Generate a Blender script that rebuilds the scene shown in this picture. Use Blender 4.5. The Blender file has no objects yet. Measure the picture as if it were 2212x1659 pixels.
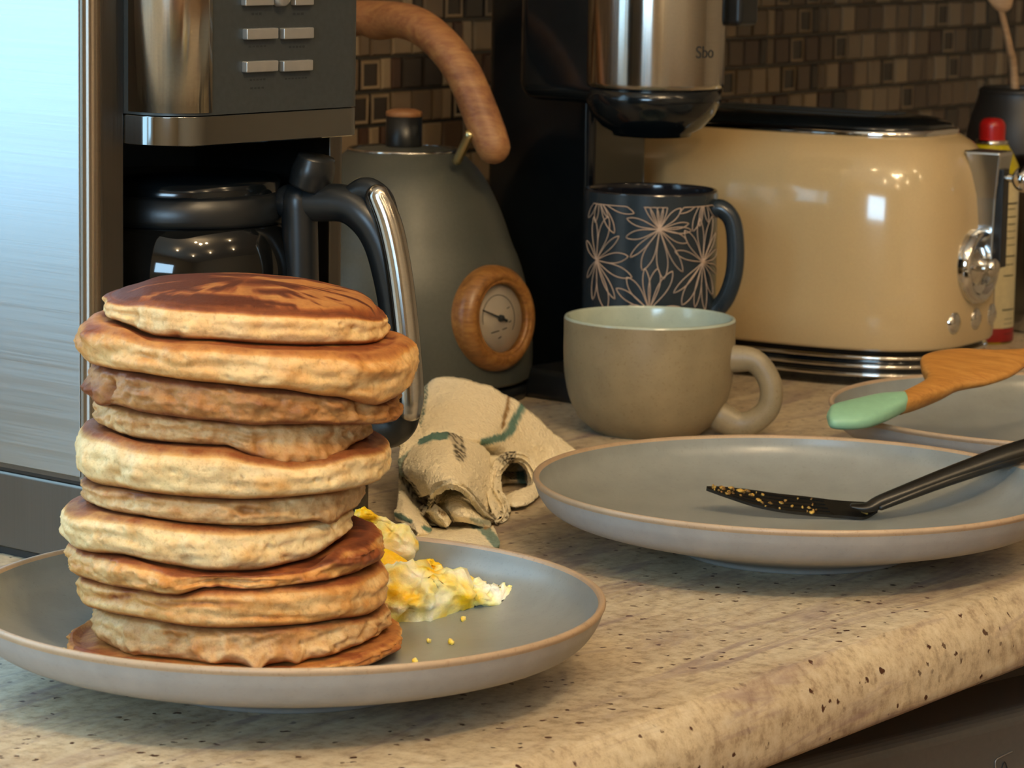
import bpy, bmesh, math, random
from mathutils import Vector, Matrix, noise
random.seed(7)
PI = math.pi
C = bpy.context.scene.collection
# ------------------------------------------------------------------ camera
F, H = 7000.0, 0.335
PX, PY = 1106.0, 829.5
_p, _r = math.radians(8.76), math.radians(1.0)
_f = Vector((0, math.cos(_p), -math.sin(_p))); _x0 = Vector((1, 0, 0)); _u0 = _x0.cross(_f)
CR = math.cos(_r)*_x0 + math.sin(_r)*_u0
CU = -math.sin(_r)*_x0 + math.cos(_r)*_u0
CAM = Vector((0, 0, H))
def ray(px, py): return _f + CR*((px-PX)/F) - CU*((py-PY)/F)
def onz(px, py, z=0.0):
    d = ray(px, py); return CAM + d*((z-H)/d.z)
def ony(px, py, Y):
    d = ray(px, py); return CAM + d*(Y/d.y)
def onp(px, py, o, n):
    d = ray(px, py); o = Vector(o); n = Vector(n); return CAM + d*(((o-CAM).dot(n))/d.dot(n))
def V(*a): return Vector(a)

# ------------------------------------------------------------------ materials
def lin(c): return tuple((x/12.92 if x <= .04045 else ((x+.055)/1.055)**2.4) for x in c)
def hx(s): return lin(tuple(int(s[i:i+2], 16)/255 for i in (0, 2, 4)))
class NT:
    def __init__(s, name):
        s.m = bpy.data.materials.new(name); s.m.use_nodes = True; s.t = s.m.node_tree; s.n = s.t.nodes; s.l = s.t.links
        s.b = s.n['Principled BSDF']
    def node(s, typ, **k):
        n = s.n.new(typ)
        for a, v in k.items():
            if a.startswith('i_'): n.inputs[a[2:].replace('_', ' ')].default_value = v
            else: setattr(n, a, v)
        return n
    def link(s, a, b): s.l.new(a, b)
    def ramp(s, src, stops, interp='LINEAR'):
        r = s.n.new('ShaderNodeValToRGB'); r.color_ramp.interpolation = interp
        e = r.color_ramp.elements
        while len(e) < len(stops): e.new(.5)
        for i, (p, c) in enumerate(stops):
            e[i].position = p; e[i].color = (*c, 1) if len(c) == 3 else c
        s.link(src, r.inputs['Fac']); return r
    def noise(s, scale, detail=4, rough=.55, coord='Object', vec=None, dist=0):
        n = s.n.new('ShaderNodeTexNoise'); n.inputs['Scale'].default_value = scale; n.inputs['Detail'].default_value = detail
        n.inputs['Roughness'].default_value = rough; n.inputs['Distortion'].default_value = dist
        if vec is None:
            tc = s.n.new('ShaderNodeTexCoord'); vec = tc.outputs[coord]
        s.link(vec, n.inputs['Vector']); return n
    def mapping(s, scale=(1, 1, 1), rot=(0, 0, 0), coord='Object'):
        tc = s.n.new('ShaderNodeTexCoord'); mp = s.n.new('ShaderNodeMapping'); mp.inputs['Scale'].default_value = scale; mp.inputs['Rotation'].default_value = rot
        s.link(tc.outputs[coord], mp.inputs['Vector']); return mp.outputs['Vector']
    def mix(s, fac, a, b, mode='MIX'):
        m = s.n.new('ShaderNodeMix'); m.data_type = 'RGBA'; m.blend_type = mode
        for i, v in ((0, fac), (6, a), (7, b)):
            if hasattr(v, 'default_value') or hasattr(v, 'links'): s.link(v, m.inputs[i])
            else: m.inputs[i].default_value = (*v, 1) if isinstance(v, tuple) and len(v) == 3 else v
        return m.outputs[2]
    def bump(s, src, strength=.3, dist=.001):
        b = s.n.new('ShaderNodeBump'); b.inputs['Strength'].default_value = strength; b.inputs['Distance'].default_value = dist
        s.link(src, b.inputs['Height']); s.link(b.outputs['Normal'], s.b.inputs['Normal']); return b
    def set(s, **k):
        for a, v in k.items():
            a = a.replace('_', ' ')
            if hasattr(v, 'links'): s.link(v, s.b.inputs[a])
            else: s.b.inputs[a].default_value = (*v, 1) if isinstance(v, tuple) and len(v) == 3 and a != 'Subsurface Radius' else v
        return s
def aniso(m, rough):
    t = m.node_tree; b = t.nodes['Principled BSDF']
    tg_ = t.nodes.new('ShaderNodeTangent'); tg_.direction_type = 'RADIAL'; tg_.axis = 'Z'; t.links.new(tg_.outputs[0], b.inputs['Tangent'])
    for l_ in list(b.inputs['Normal'].links)+list(b.inputs['Roughness'].links): t.links.remove(l_)
    b.inputs['Roughness'].default_value = rough; b.inputs['Anisotropic'].default_value = 1.0; b.inputs['Anisotropic Rotation'].default_value = .25; return m
def simple(name, col, rough=.5, metal=0, nscale=60, var=.12, bump=0, bscale=200, coat=0, spec=None):
    t = NT(name); n = t.noise(nscale, 5)
    a = tuple(max(0, c*(1-var)) for c in col); b = tuple(c*(1+var) for c in col)
    r = t.ramp(n.outputs['Fac'], [(.3, a), (.7, b)])
    t.set(Base_Color=r.outputs['Color'], Roughness=rough, Metallic=metal, Coat_Weight=coat)
    if spec is not None: t.set(Specular_IOR_Level=spec)
    if bump: t.bump(t.noise(bscale, 3).outputs['Fac'], bump, .0006)
    return t.m
def brushed(name, col, rough=.3, axis=0, var=.1, amt=.12):
    t = NT(name); sc = [900, 900, 900]; sc[axis] = 8
    n = t.noise(1, 3, .6, vec=t.mapping(tuple(sc)))
    r = t.ramp(n.outputs['Fac'], [(.25, tuple(c*(1-var) for c in col)), (.75, tuple(c*(1+var) for c in col))])
    rr = t.ramp(n.outputs['Fac'], [(.2, (rough-.06,)*3), (.8, (rough+.08,)*3)])
    t.set(Base_Color=r.outputs['Color'], Metallic=1.0, Roughness=rr.outputs['Color'])
    t.bump(n.outputs['Fac'], amt, .0002); return t.m
M = {}
def mk_stone():
    t = NT('speckled_granite')
    an = math.radians(54)
    v = t.mapping((1, 1, 1), (0, 0, -an+.25))
    v2 = t.mapping((9, 30, 30), (0, 0, -an+.3))
    n1 = t.noise(1, 6, .62, vec=v2, dist=.8); n2 = t.noise(140, 5, .7)
    base = t.ramp(n1.outputs['Fac'], [(.3, hx('8d7b66')), (.45, hx('a8977f')), (.58, hx('c0b195')), (.72, hx('a09280'))])
    fine = t.ramp(n2.outputs['Fac'], [(.34, hx('866a4a')), (.5, hx('cfbd9a')), (.66, hx('e6dabe'))])
    col = t.mix(.45, base.outputs['Color'], fine.outputs['Color'])
    # dark brown mineral flecks
    vo = t.node('ShaderNodeTexVoronoi'); vo.inputs['Scale'].default_value = 150; vo.inputs['Randomness'].default_value = 1
    tc = t.node('ShaderNodeTexCoord'); ad = t.node('ShaderNodeVectorMath', operation='MULTIPLY_ADD')
    nn = t.noise(230, 3); t.link(nn.outputs['Color'], ad.inputs[0]); ad.inputs[1].default_value = (.006,)*3; t.link(tc.outputs['Object'], ad.inputs[2])
    t.link(ad.outputs[0], vo.inputs['Vector'])
    fl = t.ramp(vo.outputs['Distance'], [(.0, (1, 1, 1)), (.17, (1, 1, 1)), (.27, (0, 0, 0))])
    sep = t.node('ShaderNodeSeparateColor'); t.link(vo.outputs['Color'], sep.inputs[0])
    pick = t.ramp(sep.outputs[0], [(.55, (0, 0, 0)), (.75, (1, 1, 1))])
    mk = t.mix(1.0, fl.outputs['Color'], pick.outputs['Color'], 'MULTIPLY')
    col2 = t.mix(mk, col, hx('4a2a1a'))
    # violet-grey veins
    n3 = t.noise(1, 5, .6, vec=t.mapping((6, 45, 45), (0, 0, -an-.1)), dist=1.5)
    vn = t.ramp(n3.outputs['Fac'], [(.52, (0, 0, 0)), (.66, (.65, .65, .65))])
    col3 = t.mix(vn.outputs['Color'], col2, hx('8a7470'))
    t.set(Base_Color=col3, Roughness=.38, Specular_IOR_Level=.35); t.bump(n2.outputs['Fac'], .12, .0008); return t.m
def mk_wood(name, c1, c2, c3, scale=1.0, rough=.45, rot=(0, 0, 0), sc=(12, 90, 90)):
    t = NT(name); v = t.mapping(tuple(x*scale for x in sc), rot)
    n = t.noise(1, 6, .65, vec=v, dist=1.2); n2 = t.noise(1, 3, .6, vec=t.mapping(tuple(x*scale*5 for x in sc), rot))
    r = t.ramp(n.outputs['Fac'], [(.28, c1), (.5, c2), (.7, c3)])
    t.set(Base_Color=t.mix(.25, r.outputs['Color'], t.ramp(n2.outputs['Fac'], [(.35, c1), (.65, c3)]).outputs['Color']), Roughness=rough)
    t.bump(n.outputs['Fac'], .1, .0005); return t.m
def mk_pancake(name, c0, c1, c2, c3):
    t = NT(name); at = t.node('ShaderNodeAttribute', attribute_name='brown')
    n = t.noise(90, 6, .65); n2 = t.noise(420, 4, .7); n3 = t.noise(28, 4, .6)
    m1 = t.node('ShaderNodeMath', operation='MULTIPLY_ADD'); t.link(n.outputs['Fac'], m1.inputs[0]); m1.inputs[1].default_value = .5; m1.inputs[2].default_value = -.25
    m2 = t.node('ShaderNodeMath', operation='ADD'); t.link(at.outputs['Fac'], m2.inputs[0]); t.link(m1.outputs[0], m2.inputs[1])
    r = t.ramp(m2.outputs[0], [(.0, c0), (.24, c1), (.6, c2), (.95, c3)])
    sp = t.ramp(n2.outputs['Fac'], [(.3, (.78, .72, .66)), (.5, (1, 1, 1))])
    pk = t.ramp(n3.outputs['Fac'], [(.35, (1, .93, .82)), (.6, (1, 1, 1))])
    c = t.mix(1.0, r.outputs['Color'], sp.outputs['Color'], 'MULTIPLY')
    c = t.mix(1.0, c, pk.outputs['Color'], 'MULTIPLY')
    t.set(Base_Color=c, Roughness=.5, Specular_IOR_Level=.35, Subsurface_Weight=.18, Subsurface_Scale=.004)
    t.b.inputs['Subsurface Radius'].default_value = (1, .5, .25)
    t.bump(n2.outputs['Fac'], .35, .0012); return t.m
def mk_glaze(name, c, speck, rough=.3, var=.08, bsc=60):
    t = NT(name); n = t.noise(bsc, 5, .6); n2 = t.noise(520, 3, .7)
    r = t.ramp(n.outputs['Fac'], [(.3, tuple(x*(1-var) for x in c)), (.7, tuple(x*(1+var) for x in c))])
    s = t.ramp(n2.outputs['Fac'], [(.33, speck), (.42, (1, 1, 1))])
    t.set(Base_Color=t.mix(1.0, r.outputs['Color'], s.outputs['Color'], 'MULTIPLY'), Roughness=rough); t.bump(n2.outputs['Fac'], .05, .0003); return t.m
M['stone'] = mk_stone()
M['plate_in'] = mk_glaze('plate_grey_glaze', hx('8b8f8b'), (.9, .9, .88), .3)
M['plate_out'] = mk_glaze('plate_matte_grey', hx('9a9792'), (.93, .93, .92), .5)
M['plate_rim'] = mk_glaze('plate_bare_tan_rim', hx('b0977a'), (.85, .8, .75), .4)
M['mug_out'] = mk_glaze('mug_sand_glaze', hx('8f8062'), (.82, .78, .7), .42, .12)
M['mug_in'] = mk_glaze('mug_celadon_glaze', hx('aeb7a4'), (.9, .9, .9), .16)
M['navy'] = mk_glaze('mug_slate_blue_glaze', hx('252d32'), (.8, .8, .8), .24)
M['navy_in'] = mk_glaze('mug_dark_interior_glaze', hx('1d1c1e'), (.8, .8, .8), .12)
M['line'] = simple('etched_cream_line', hx('bba088'), .6)
M['towel'] = None
M['steel_side'] = brushed('brushed_steel_panel', hx('a9b0b3'), .36, 1, .05, .10)
M['steel_dark'] = brushed('dark_brushed_steel', hx('6c6964'), .36, 2, .06)
M['steel_v'] = brushed('polished_steel_column', hx('b9b4ac'), .17, 0, .06, .04)
aniso(M['steel_v'], .17)
M['steel_strip'] = aniso(brushed('dark_polished_corner', hx('8b8278'), .17, 0, .06, .04), .24)
M['chrome'] = simple('chrome', hx('d6d4d0'), .06, 1, 40, .03)
M['satin'] = simple('satin_chrome', hx('c4c8ca'), .2, 1, 40, .03)
M['chrome_dark'] = simple('smoked_chrome_band', hx('8a8c8c'), .09, 1, 40, .03)
M['panel'] = simple('dark_slate_panel', hx('4a4f50'), .42, .6, 300, .08)
M['black'] = simple('black_plastic', hx('16191b'), .35, 0, 120, .15, .05, 400)
M['black_gloss'] = simple('gloss_black_plastic', hx('0e1214'), .14, 0, 120, .15)
M['black_glass'] = simple('dark_coffee_glass', hx('0c0d0d'), .06, 0, 60, .2)
M['button'] = simple('satin_silver_button', hx('b8b7b2'), .35, .75, 200, .04)
M['ink'] = simple('dark_print', hx('23282a'), .6)
M['kettle'] = simple('matte_olive_grey_enamel', hx('4c4f49'), .42, .15, 500, .07, .05, 900)
M['brass'] = simple('pale_brass_pin', hx('d9cfa0'), .3, 1, 50, .05)
M['wood_handle'] = mk_wood('beech_handle_wood', hx('6a4028'), hx('956440'), hx('b08452'), 1, .5, (0, .9, .73))
M['wood_ring'] = mk_wood('oak_ring_wood', hx('5e3a18'), hx('8c5c2c'), hx('ab7c42'), 1.4, .35, (0, .2, .73))
M['wood_spat'] = mk_wood('warm_maple_wood', hx('96602a'), hx('be823a'), hx('d09a50'), 1.1, .45, (0, 0, .5), (18, 120, 120))
M['mint'] = simple('mint_painted_handle', hx('8fbf9d'), .38, 0, 200, .05, .03)
M['cream'] = simple('cream_enamel', hx('c0a678'), .13, 0, 700, .03, 0, 300, .3)
M['dial_face'] = simple('dial_face_paper', hx('c9bda8'), .5, 0, 90, .04)
M['nylon'] = simple('black_nylon', hx('191712'), .36, 0, 200, .2, .1, 500)
M['red'] = simple('red_plastic_cap', hx('a31512'), .3)
M['yellow'] = simple('yellow_can_paint', hx('b5a513'), .3)
M['label'] = simple('cream_can_label', hx('c9bf9a'), .45, 0, 300, .06)
M['label_red'] = simple('red_label_band', hx('8a1a1a'), .45)
M['crock'] = simple('dark_stoneware', hx('24211d'), .45)
M['spoon'] = mk_wood('pale_spoon_wood', hx('8d6c4c'), hx('a3825f'), hx('b8966f'))
M['wallpaint'] = simple('warm_cream_wall_paint', hx('cbb898'), .8, 0, 12, .04)
M['floor'] = mk_wood('oak_floor_wood', hx('6f4d30'), hx('8f6840'), hx('a57c50'), .2)
M['ceil'] = simple('white_ceiling_paint', hx('ddd5c6'), .85, 0, 12, .03)
M['cab'] = simple('dark_cabinet_wood', hx('2a211b'), .5)
M['dw'] = simple('grey_coated_steel_door', hx('74716a'), .34, .35, 300, .05)
M['frame'] = simple('white_window_frame', hx('dddbd4'), .5)
def mk_attr(name, rough, bump=None, dist=.001, metal=0, spec=.5, bsc=900):
    t = NT(name); at = t.node('ShaderNodeAttribute', attribute_name='col')
    n = t.noise(bsc, 3, .6)
    s = t.ramp(n.outputs['Fac'], [(.3, (.92, .91, .89)), (.6, (1, 1, 1))])
    t.set(Base_Color=t.mix(1.0, at.outputs['Color'], s.outputs['Color'], 'MULTIPLY'), Roughness=rough, Metallic=metal, Specular_IOR_Level=spec)
    if bump: t.bump(n.outputs['Fac'], bump, dist)
    return t
tt = mk_attr('terry_cloth', .95, .9, .0022, 0, .1, 520); M['towel'] = tt.m
M['tile'] = mk_attr('glass_mosaic_tile', .16, None).m
te = mk_attr('scrambled_egg', .42, .4, .0012, 0, .45, 380); te.set(Subsurface_Weight=.25, Subsurface_Scale=.004); M['egg'] = te.m

# ------------------------------------------------------------------ object helpers
def newobj(name, verts, faces, mat, parent=None, smooth=True, loc=None):
    me = bpy.data.meshes.new(name); me.from_pydata([tuple(v) for v in verts], [], faces); me.update()
    o = bpy.data.objects.new(name, me); C.objects.link(o)
    if mat: me.materials.append(mat)
    if smooth: me.polygons.foreach_set('use_smooth', [True]*len(me.polygons))
    if parent: o.parent = parent
    if loc is not None: o.location = loc
    return o
def tag(o, label, cat, group=None):
    o['label'] = label; o['category'] = cat
    if group: o['group'] = group
    return o
def struct(o): o['kind'] = 'structure'; return o
def thing(name, label, cat, loc=(0, 0, 0), rz=0.0, group=None):
    e = bpy.data.objects.new(name, None); C.objects.link(e); e.location = loc; e.rotation_euler = (0, 0, rz); e.empty_display_size = .02
    return tag(e, label, cat, group)
def weld(o, d=1e-5):
    bm = bmesh.new(); bm.from_mesh(o.data); bmesh.ops.remove_doubles(bm, verts=bm.verts, dist=d)
    bmesh.ops.recalc_face_normals(bm, faces=bm.faces); bm.to_mesh(o.data); bm.free(); return o
def box(name, lo, hi, mat, parent=None, bev=0.0, seg=3, smooth=True):
    bm = bmesh.new(); bmesh.ops.create_cube(bm, size=1)
    for v in bm.verts: v.co = Vector((lo[i] + (v.co[i]+.5)*(hi[i]-lo[i]) for i in range(3)))
    if bev: bmesh.ops.bevel(bm, geom=bm.edges[:], offset=bev, segments=seg, profile=.5, affect='EDGES')
    me = bpy.data.meshes.new(name); bm.to_mesh(me); bm.free()
    o = bpy.data.objects.new(name, me); C.objects.link(o); me.materials.append(mat)
    if parent: o.parent = parent
    if bev and smooth:
        me.polygons.foreach_set('use_smooth', [True]*len(me.polygons))
        w = o.modifiers.new('wn', 'WEIGHTED_NORMAL')
    return o
def catmull(pts, n):
    P = [Vector(p) for p in pts]; P = [2*P[0]-P[1]] + P + [2*P[-1]-P[-2]]; out = []
    for i in range(1, len(P)-2):
        for k in range(n):
            t = k/n; a, b, c, d = P[i-1], P[i], P[i+1], P[i+2]
            out.append(.5*((2*b)+(c-a)*t+(2*a-5*b+4*c-d)*t*t+(3*b-a-3*c+d)*t**3))
    out.append(P[-2]); return out
def lathe(name, prof, mat, parent=None, n=96, loc=None, smooth_n=0, axis=None, mats=None):
    """prof: (r, z). mats: list of (index fn) -> material slots by profile segment"""
    if smooth_n: prof = [tuple(p)[:2] for p in catmull([(r, z, 0) for r, z in prof], smooth_n)]
    vs, fs, mi = [], [], []
    rings = []
    for (r, z) in prof:
        if abs(r) < 1e-7: vs.append(V(0, 0, z)); rings.append([len(vs)-1])
        else:
            st = len(vs)
            for k in range(n):
                a = 2*PI*k/n; vs.append(V(r*math.cos(a), r*math.sin(a), z))
            rings.append(list(range(st, st+n)))
    for i in range(len(rings)-1):
        A, B = rings[i], rings[i+1]
        for k in range(n):
            k2 = (k+1) % n
            if len(A) == 1 and len(B) == 1: continue
            if len(A) == 1: fs.append((A[0], B[k], B[k2]))
            elif len(B) == 1: fs.append((A[k], A[k2], B[0]))
            else: fs.append((A[k], A[k2], B[k2], B[k]))
            mi.append(i)
    if axis is not None:
        q = Vector((0, 0, 1)).rotation_difference(Vector(axis)); vs = [q @ v for v in vs]
    o = newobj(name, vs, fs, mat, parent, True, loc)
    if mats:
        for m in mats[0]: o.data.materials.append(m)
        for p, i in zip(o.data.polygons, mi): p.material_index = mats[1](i, prof)
    bm = bmesh.new(); bm.from_mesh(o.data); bmesh.ops.recalc_face_normals(bm, faces=bm.faces); bm.to_mesh(o.data); bm.free()
    return o
def sweep(name, pts, rad, mat, parent=None, n=20, sub=8, up=None, cap=True, round_cap=True):
    """tube along pts; rad: list of (rn, rb) or floats per control point"""
    R = [(r, r) if not isinstance(r, (tuple, list)) else r for r in (rad if isinstance(rad, (list, tuple)) and len(rad) == len(pts) else [rad]*len(pts))]
    path = catmull(pts, sub); RR = catmull([(a, b, 0) for a, b in R], sub)
    vs, fs = [], []; N = len(path); prev = None
    frames = []
    for i in range(N):
        t = (path[min(i+1, N-1)] - path[max(i-1, 0)]).normalized()
        if up is not None:
            b = t.cross(Vector(up)).normalized(); nn = b.cross(t).normalized()
        elif prev is None:
            h = Vector((0, 0, 1)) if abs(t.z) < .9 else Vector((1, 0, 0)); b = t.cross(h).normalized(); nn = b.cross(t)
        else:
            nn = (prev - t*prev.dot(t)).normalized(); b = t.cross(nn)
        prev = nn; frames.append((path[i], t, nn, b, RR[i].x, RR[i].y))
    seq = []
    if cap and round_cap:
        p, t, nn, b, ra, rb = frames[0]
        for k in range(4):
            s = math.sin((k+.0)/4*PI/2); c = math.cos(k/4*PI/2); seq.append((p - t*min(ra, rb)*c, nn, b, ra*max(s, .02), rb*max(s, .02)))
    seq += [(p, nn, b, ra, rb) for p, t, nn, b, ra, rb in frames]
    if cap and round_cap:
        p, t, nn, b, ra, rb = frames[-1]
        for k in (3, 2, 1, 0):
            s = math.sin(k/4*PI/2); c = math.cos(k/4*PI/2); seq.append((p + t*min(ra, rb)*c, nn, b, ra*max(s, .02), rb*max(s, .02)))
    for (p, nn, b, ra, rb) in seq:
        for k in range(n):
            a = 2*PI*k/n; vs.append(p + nn*math.cos(a)*ra + b*math.sin(a)*rb)
    for i in range(len(seq)-1):
        for k in range(n):
            k2 = (k+1) % n; fs.append((i*n+k, i*n+k2, (i+1)*n+k2, (i+1)*n+k))
    if cap: fs.append(tuple(range(n))[::-1]); fs.append(tuple(range((len(seq)-1)*n, len(seq)*n)))
    return weld(newobj(name, vs, fs, mat, parent), 1e-7)
def rounded_poly(pts, rads, seg=8):
    """2d polygon with each corner rounded"""
    out = []; n = len(pts)
    for i in range(n):
        p = Vector(pts[i]); a = Vector(pts[i-1]); b = Vector(pts[(i+1) % n]); r = rads[i]
        if r <= 1e-6: out.append(p); continue
        da = (a-p).normalized(); db = (b-p).normalized(); ang = da.angle(db); d = r/math.tan(ang/2)
        p1 = p+da*d; p2 = p+db*d; c = p + (da+db).normalized()*(r/math.sin(ang/2))
        v1 = p1-c; v2 = p2-c; tot = v1.angle_signed(v2)
        for k in range(seg+1):
            t = -tot*k/seg
            out.append(c + Vector((v1.x*math.cos(t)-v1.y*math.sin(t), v1.x*math.sin(t)+v1.y*math.cos(t))))
    return out
def prism(name, poly, levels, mat, parent=None, loc=None, flat_caps=True):
    """poly: 2d outline; levels: (z, inset). inset moves the outline toward its centroid-normal side"""
    n = len(poly); P = [Vector((p[0], p[1])) for p in poly]
    area = sum(P[i].x*P[(i+1) % n].y - P[(i+1) % n].x*P[i].y for i in range(n)); sg = 1 if area > 0 else -1
    nor = []
    for i in range(n):
        t = (P[(i+1) % n]-P[i-1]).normalized(); nor.append(Vector((-t.y, t.x))*sg)
    vs, fs = [], []
    for z, ins in levels:
        for i in range(n):
            q = P[i]+nor[i]*ins; vs.append(V(q.x, q.y, z))
    L = len(levels)
    for j in range(L-1):
        for i in range(n):
            i2 = (i+1) % n; fs.append((j*n+i, j*n+i2, (j+1)*n+i2, (j+1)*n+i))
    fs.append(tuple(range(n))[::-1]); fs.append(tuple(range((L-1)*n, L*n)))
    o = newobj(name, vs, fs, mat, parent, True, loc)
    bm = bmesh.new(); bm.from_mesh(o.data); bmesh.ops.recalc_face_normals(bm, faces=bm.faces); bm.to_mesh(o.data); bm.free()
    for p in o.data.polygons:
        if len(p.vertices) > 4: p.use_smooth = False
    o.modifiers.new('wn', 'WEIGHTED_NORMAL'); m = o.modifiers['wn']; m.keep_sharp = True
    # sharp where angle is big
    bm = bmesh.new(); bm.from_mesh(o.data)
    for e in bm.edges:
        if len(e.link_faces) == 2 and e.calc_face_angle(0) > math.radians(50): e.smooth = False
    bm.to_mesh(o.data); bm.free()
    return o
def slab(name, outline, thick, mat, parent=None, p=2.2, noise_amp=0.0, nfreq=60, rings=14, bulge=0.0, nrm=None, smooth_out=4, seed=0.0, flat=0.0, colfn=None):
    """pillow-like solid inside a closed 3d outline (star shaped); thickness along nrm"""
    O = [Vector(q) for q in outline]
    if smooth_out:
        n = len(O); oo = []
        for i in range(n):
            a, b, c, d = O[i-1], O[i], O[(i+1) % n], O[(i+2) % n]
            for k in range(smooth_out):
                t = k/smooth_out
                oo.append(.5*((2*b)+(c-a)*t+(2*a-5*b+4*c-d)*t*t+(3*b-a-3*c+d)*t**3))
        O = oo
    n = len(O); cen = sum(O, Vector())/n
    if nrm is None:
        nrm = Vector()
        for i in range(n): nrm += (O[i]-cen).cross(O[(i+1) % n]-cen)
        nrm.normalize()
    nrm = Vector(nrm)
    vs, fs = [], []
    def ring(rho, side):
        st = len(vs)
        h = thick*.5*((1-rho**p)**(1/p) if rho < 1 else 0)
        for q in O: vs.append(cen + (q-cen)*rho + nrm*(side*h + bulge*(1-rho*rho)))
        return st
    rh = [1-(1-k/rings)**1.6 for k in range(1, rings+1)]
    vs.append(cen + nrm*(thick*.5+bulge)); top = 0; starts = []
    for r in rh: starts.append(ring(r, 1))
    bot_st = []
    for r in rh[-2::-1]: bot_st.append(ring(r, -1))
    vs.append(cen - nrm*(thick*.5-bulge)); bot = len(vs)-1
    allr = starts+bot_st
    for i in range(n):
        fs.append((top, allr[0]+i, allr[0]+(i+1) % n)); fs.append((bot, allr[-1]+(i+1) % n, allr[-1]+i))
    for j in range(len(allr)-1):
        for i in range(n):
            i2 = (i+1) % n; fs.append((allr[j]+i, allr[j+1]+i, allr[j+1]+i2, allr[j]+i2))
    o = newobj(name, vs, fs, mat, parent); weld(o, 1e-7)
    me = o.data
    if noise_amp and mat is M.get('egg') and noise_amp > .0012:
        nn = [v.normal.copy() for v in me.vertices]
        for v, q in zip(me.vertices, nn):
            c = v.co*nfreq*2.6 + Vector((seed, 3, seed)); v.co += q*noise_amp*.42*(1-2*abs(noise.noise(c))) + noise.noise_vector(c*1.3)*noise_amp*.22
        me.update()
    if noise_amp:
        nn = [v.normal.copy() for v in me.vertices]
        for v, q in zip(me.vertices, nn):
            c = v.co*nfreq + Vector((seed, seed*2, 0))
            v.co += q*noise_amp*(noise.fractal(c, 1.0, 2.0, 4)*1.2) + noise.noise_vector(c*.6)*noise_amp*.5
        me.update()
    if colfn: setcol(me, [colfn(v.co, v.normal) for v in me.vertices])
    return o
def setcol(me, cols):
    a = me.color_attributes.new('col', 'FLOAT_COLOR', 'POINT')
    flat = []
    for c in cols: flat += [c[0], c[1], c[2], 1]
    a.data.foreach_set('color', flat)
def smooth01(a, b, x):
    t = min(1, max(0, (x-a)/(b-a))); return t*t*(3-2*t)
def mixc(a, b, t): return tuple(x+(y-x)*t for x, y in zip(a, b))
def interp(tab, x):
    if x <= tab[0][0]: return tab[0][1]
    for (a, va), (b, vb) in zip(tab, tab[1:]):
        if x <= b: t = (x-a)/(b-a); t = t*t*(3-2*t)*.5+t*.5; return va+(vb-va)*t
    return tab[-1][1]

# ------------------------------------------------------------------ the setting
AN = math.radians(54.0)
D = V(math.cos(AN), math.sin(AN), 0); N = V(-math.sin(AN), math.cos(AN), 0); O0 = V(.0291, 1.2492, 0)
def room(s, t, z=0): return O0 + D*s + N*t + V(0, 0, z)
S0, S1, T0, TW, ZF, ZC = -2.6, 3.2, -3.2, .80, -.91, 1.62
def rbox(name, s0, s1, t0, t1, z0, z1, mat, parent=None, bev=0):
    o = box(name, (s0, t0, z0), (s1, t1, z1), mat, parent, bev)
    if parent is None: o.location = O0; o.rotation_euler = (0, 0, AN)
    return o
struct(rbox('floor', S0, S1, T0, TW+.1, ZF-.05, ZF, M['floor']))
struct(rbox('ceiling', S0, S1, T0, TW+.1, ZC, ZC+.05, M['ceil']))
struct(rbox('wall_left', S0-.05, S0, T0, TW+.1, ZF, ZC, M['wallpaint']))
struct(rbox('wall_right', S1, S1+.05, T0, TW+.1, ZF, ZC, M['wallpaint']))
struct(rbox('wall_front', S0, S1, T0-.05, T0, ZF, ZC, M['wallpaint']))
# back wall: window left of the coffee machine, mosaic to its right
WS0, WS1, WZ0, WZ1 = -1.75, -.02, .11, 1.15
def quadwall():
    vs, fs = [], []
    def bx(s0, s1, z0, z1):
        b = len(vs)
        for t in (TW, TW+.08):
            for s, z in ((s0, z0), (s1, z0), (s1, z1), (s0, z1)): vs.append((s, t, z))
        fs.extend([(b, b+1, b+2, b+3), (b+7, b+6, b+5, b+4), (b, b+4, b+5, b+1), (b+1, b+5, b+6, b+2), (b+2, b+6, b+7, b+3), (b+3, b+7, b+4, b)])
    bx(S0, WS0, ZF, ZC); bx(WS1, S1, ZF, ZC); bx(WS0, WS1, ZF, WZ0); bx(WS0, WS1, WZ1, ZC)
    o = newobj('wall_back', vs, fs, M['wallpaint'], None, False); o.location = O0; o.rotation_euler = (0, 0, AN); return struct(o)
quadwall()
win = thing('window_1', 'white framed kitchen window beside the coffee machine', 'window', O0, AN); struct(win)
for nm, a in (('frame', (WS0-.03, WS1+.03, WZ1, WZ1+.04)), ('frame', (WS0-.03, WS1+.03, WZ0-.03, WZ0)), ('frame', (WS0-.03, WS0, WZ0, WZ1)), ('frame', (WS1, WS1+.03, WZ0, WZ1)), ('mullion', ((WS0+WS1)/2-.02, (WS0+WS1)/2+.02, WZ0, WZ1))):
    box(nm, (a[0], TW-.02, a[2]), (a[1], TW+.06, a[3]), M['frame'], win, .003)
del win['category'], win['label']
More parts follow.
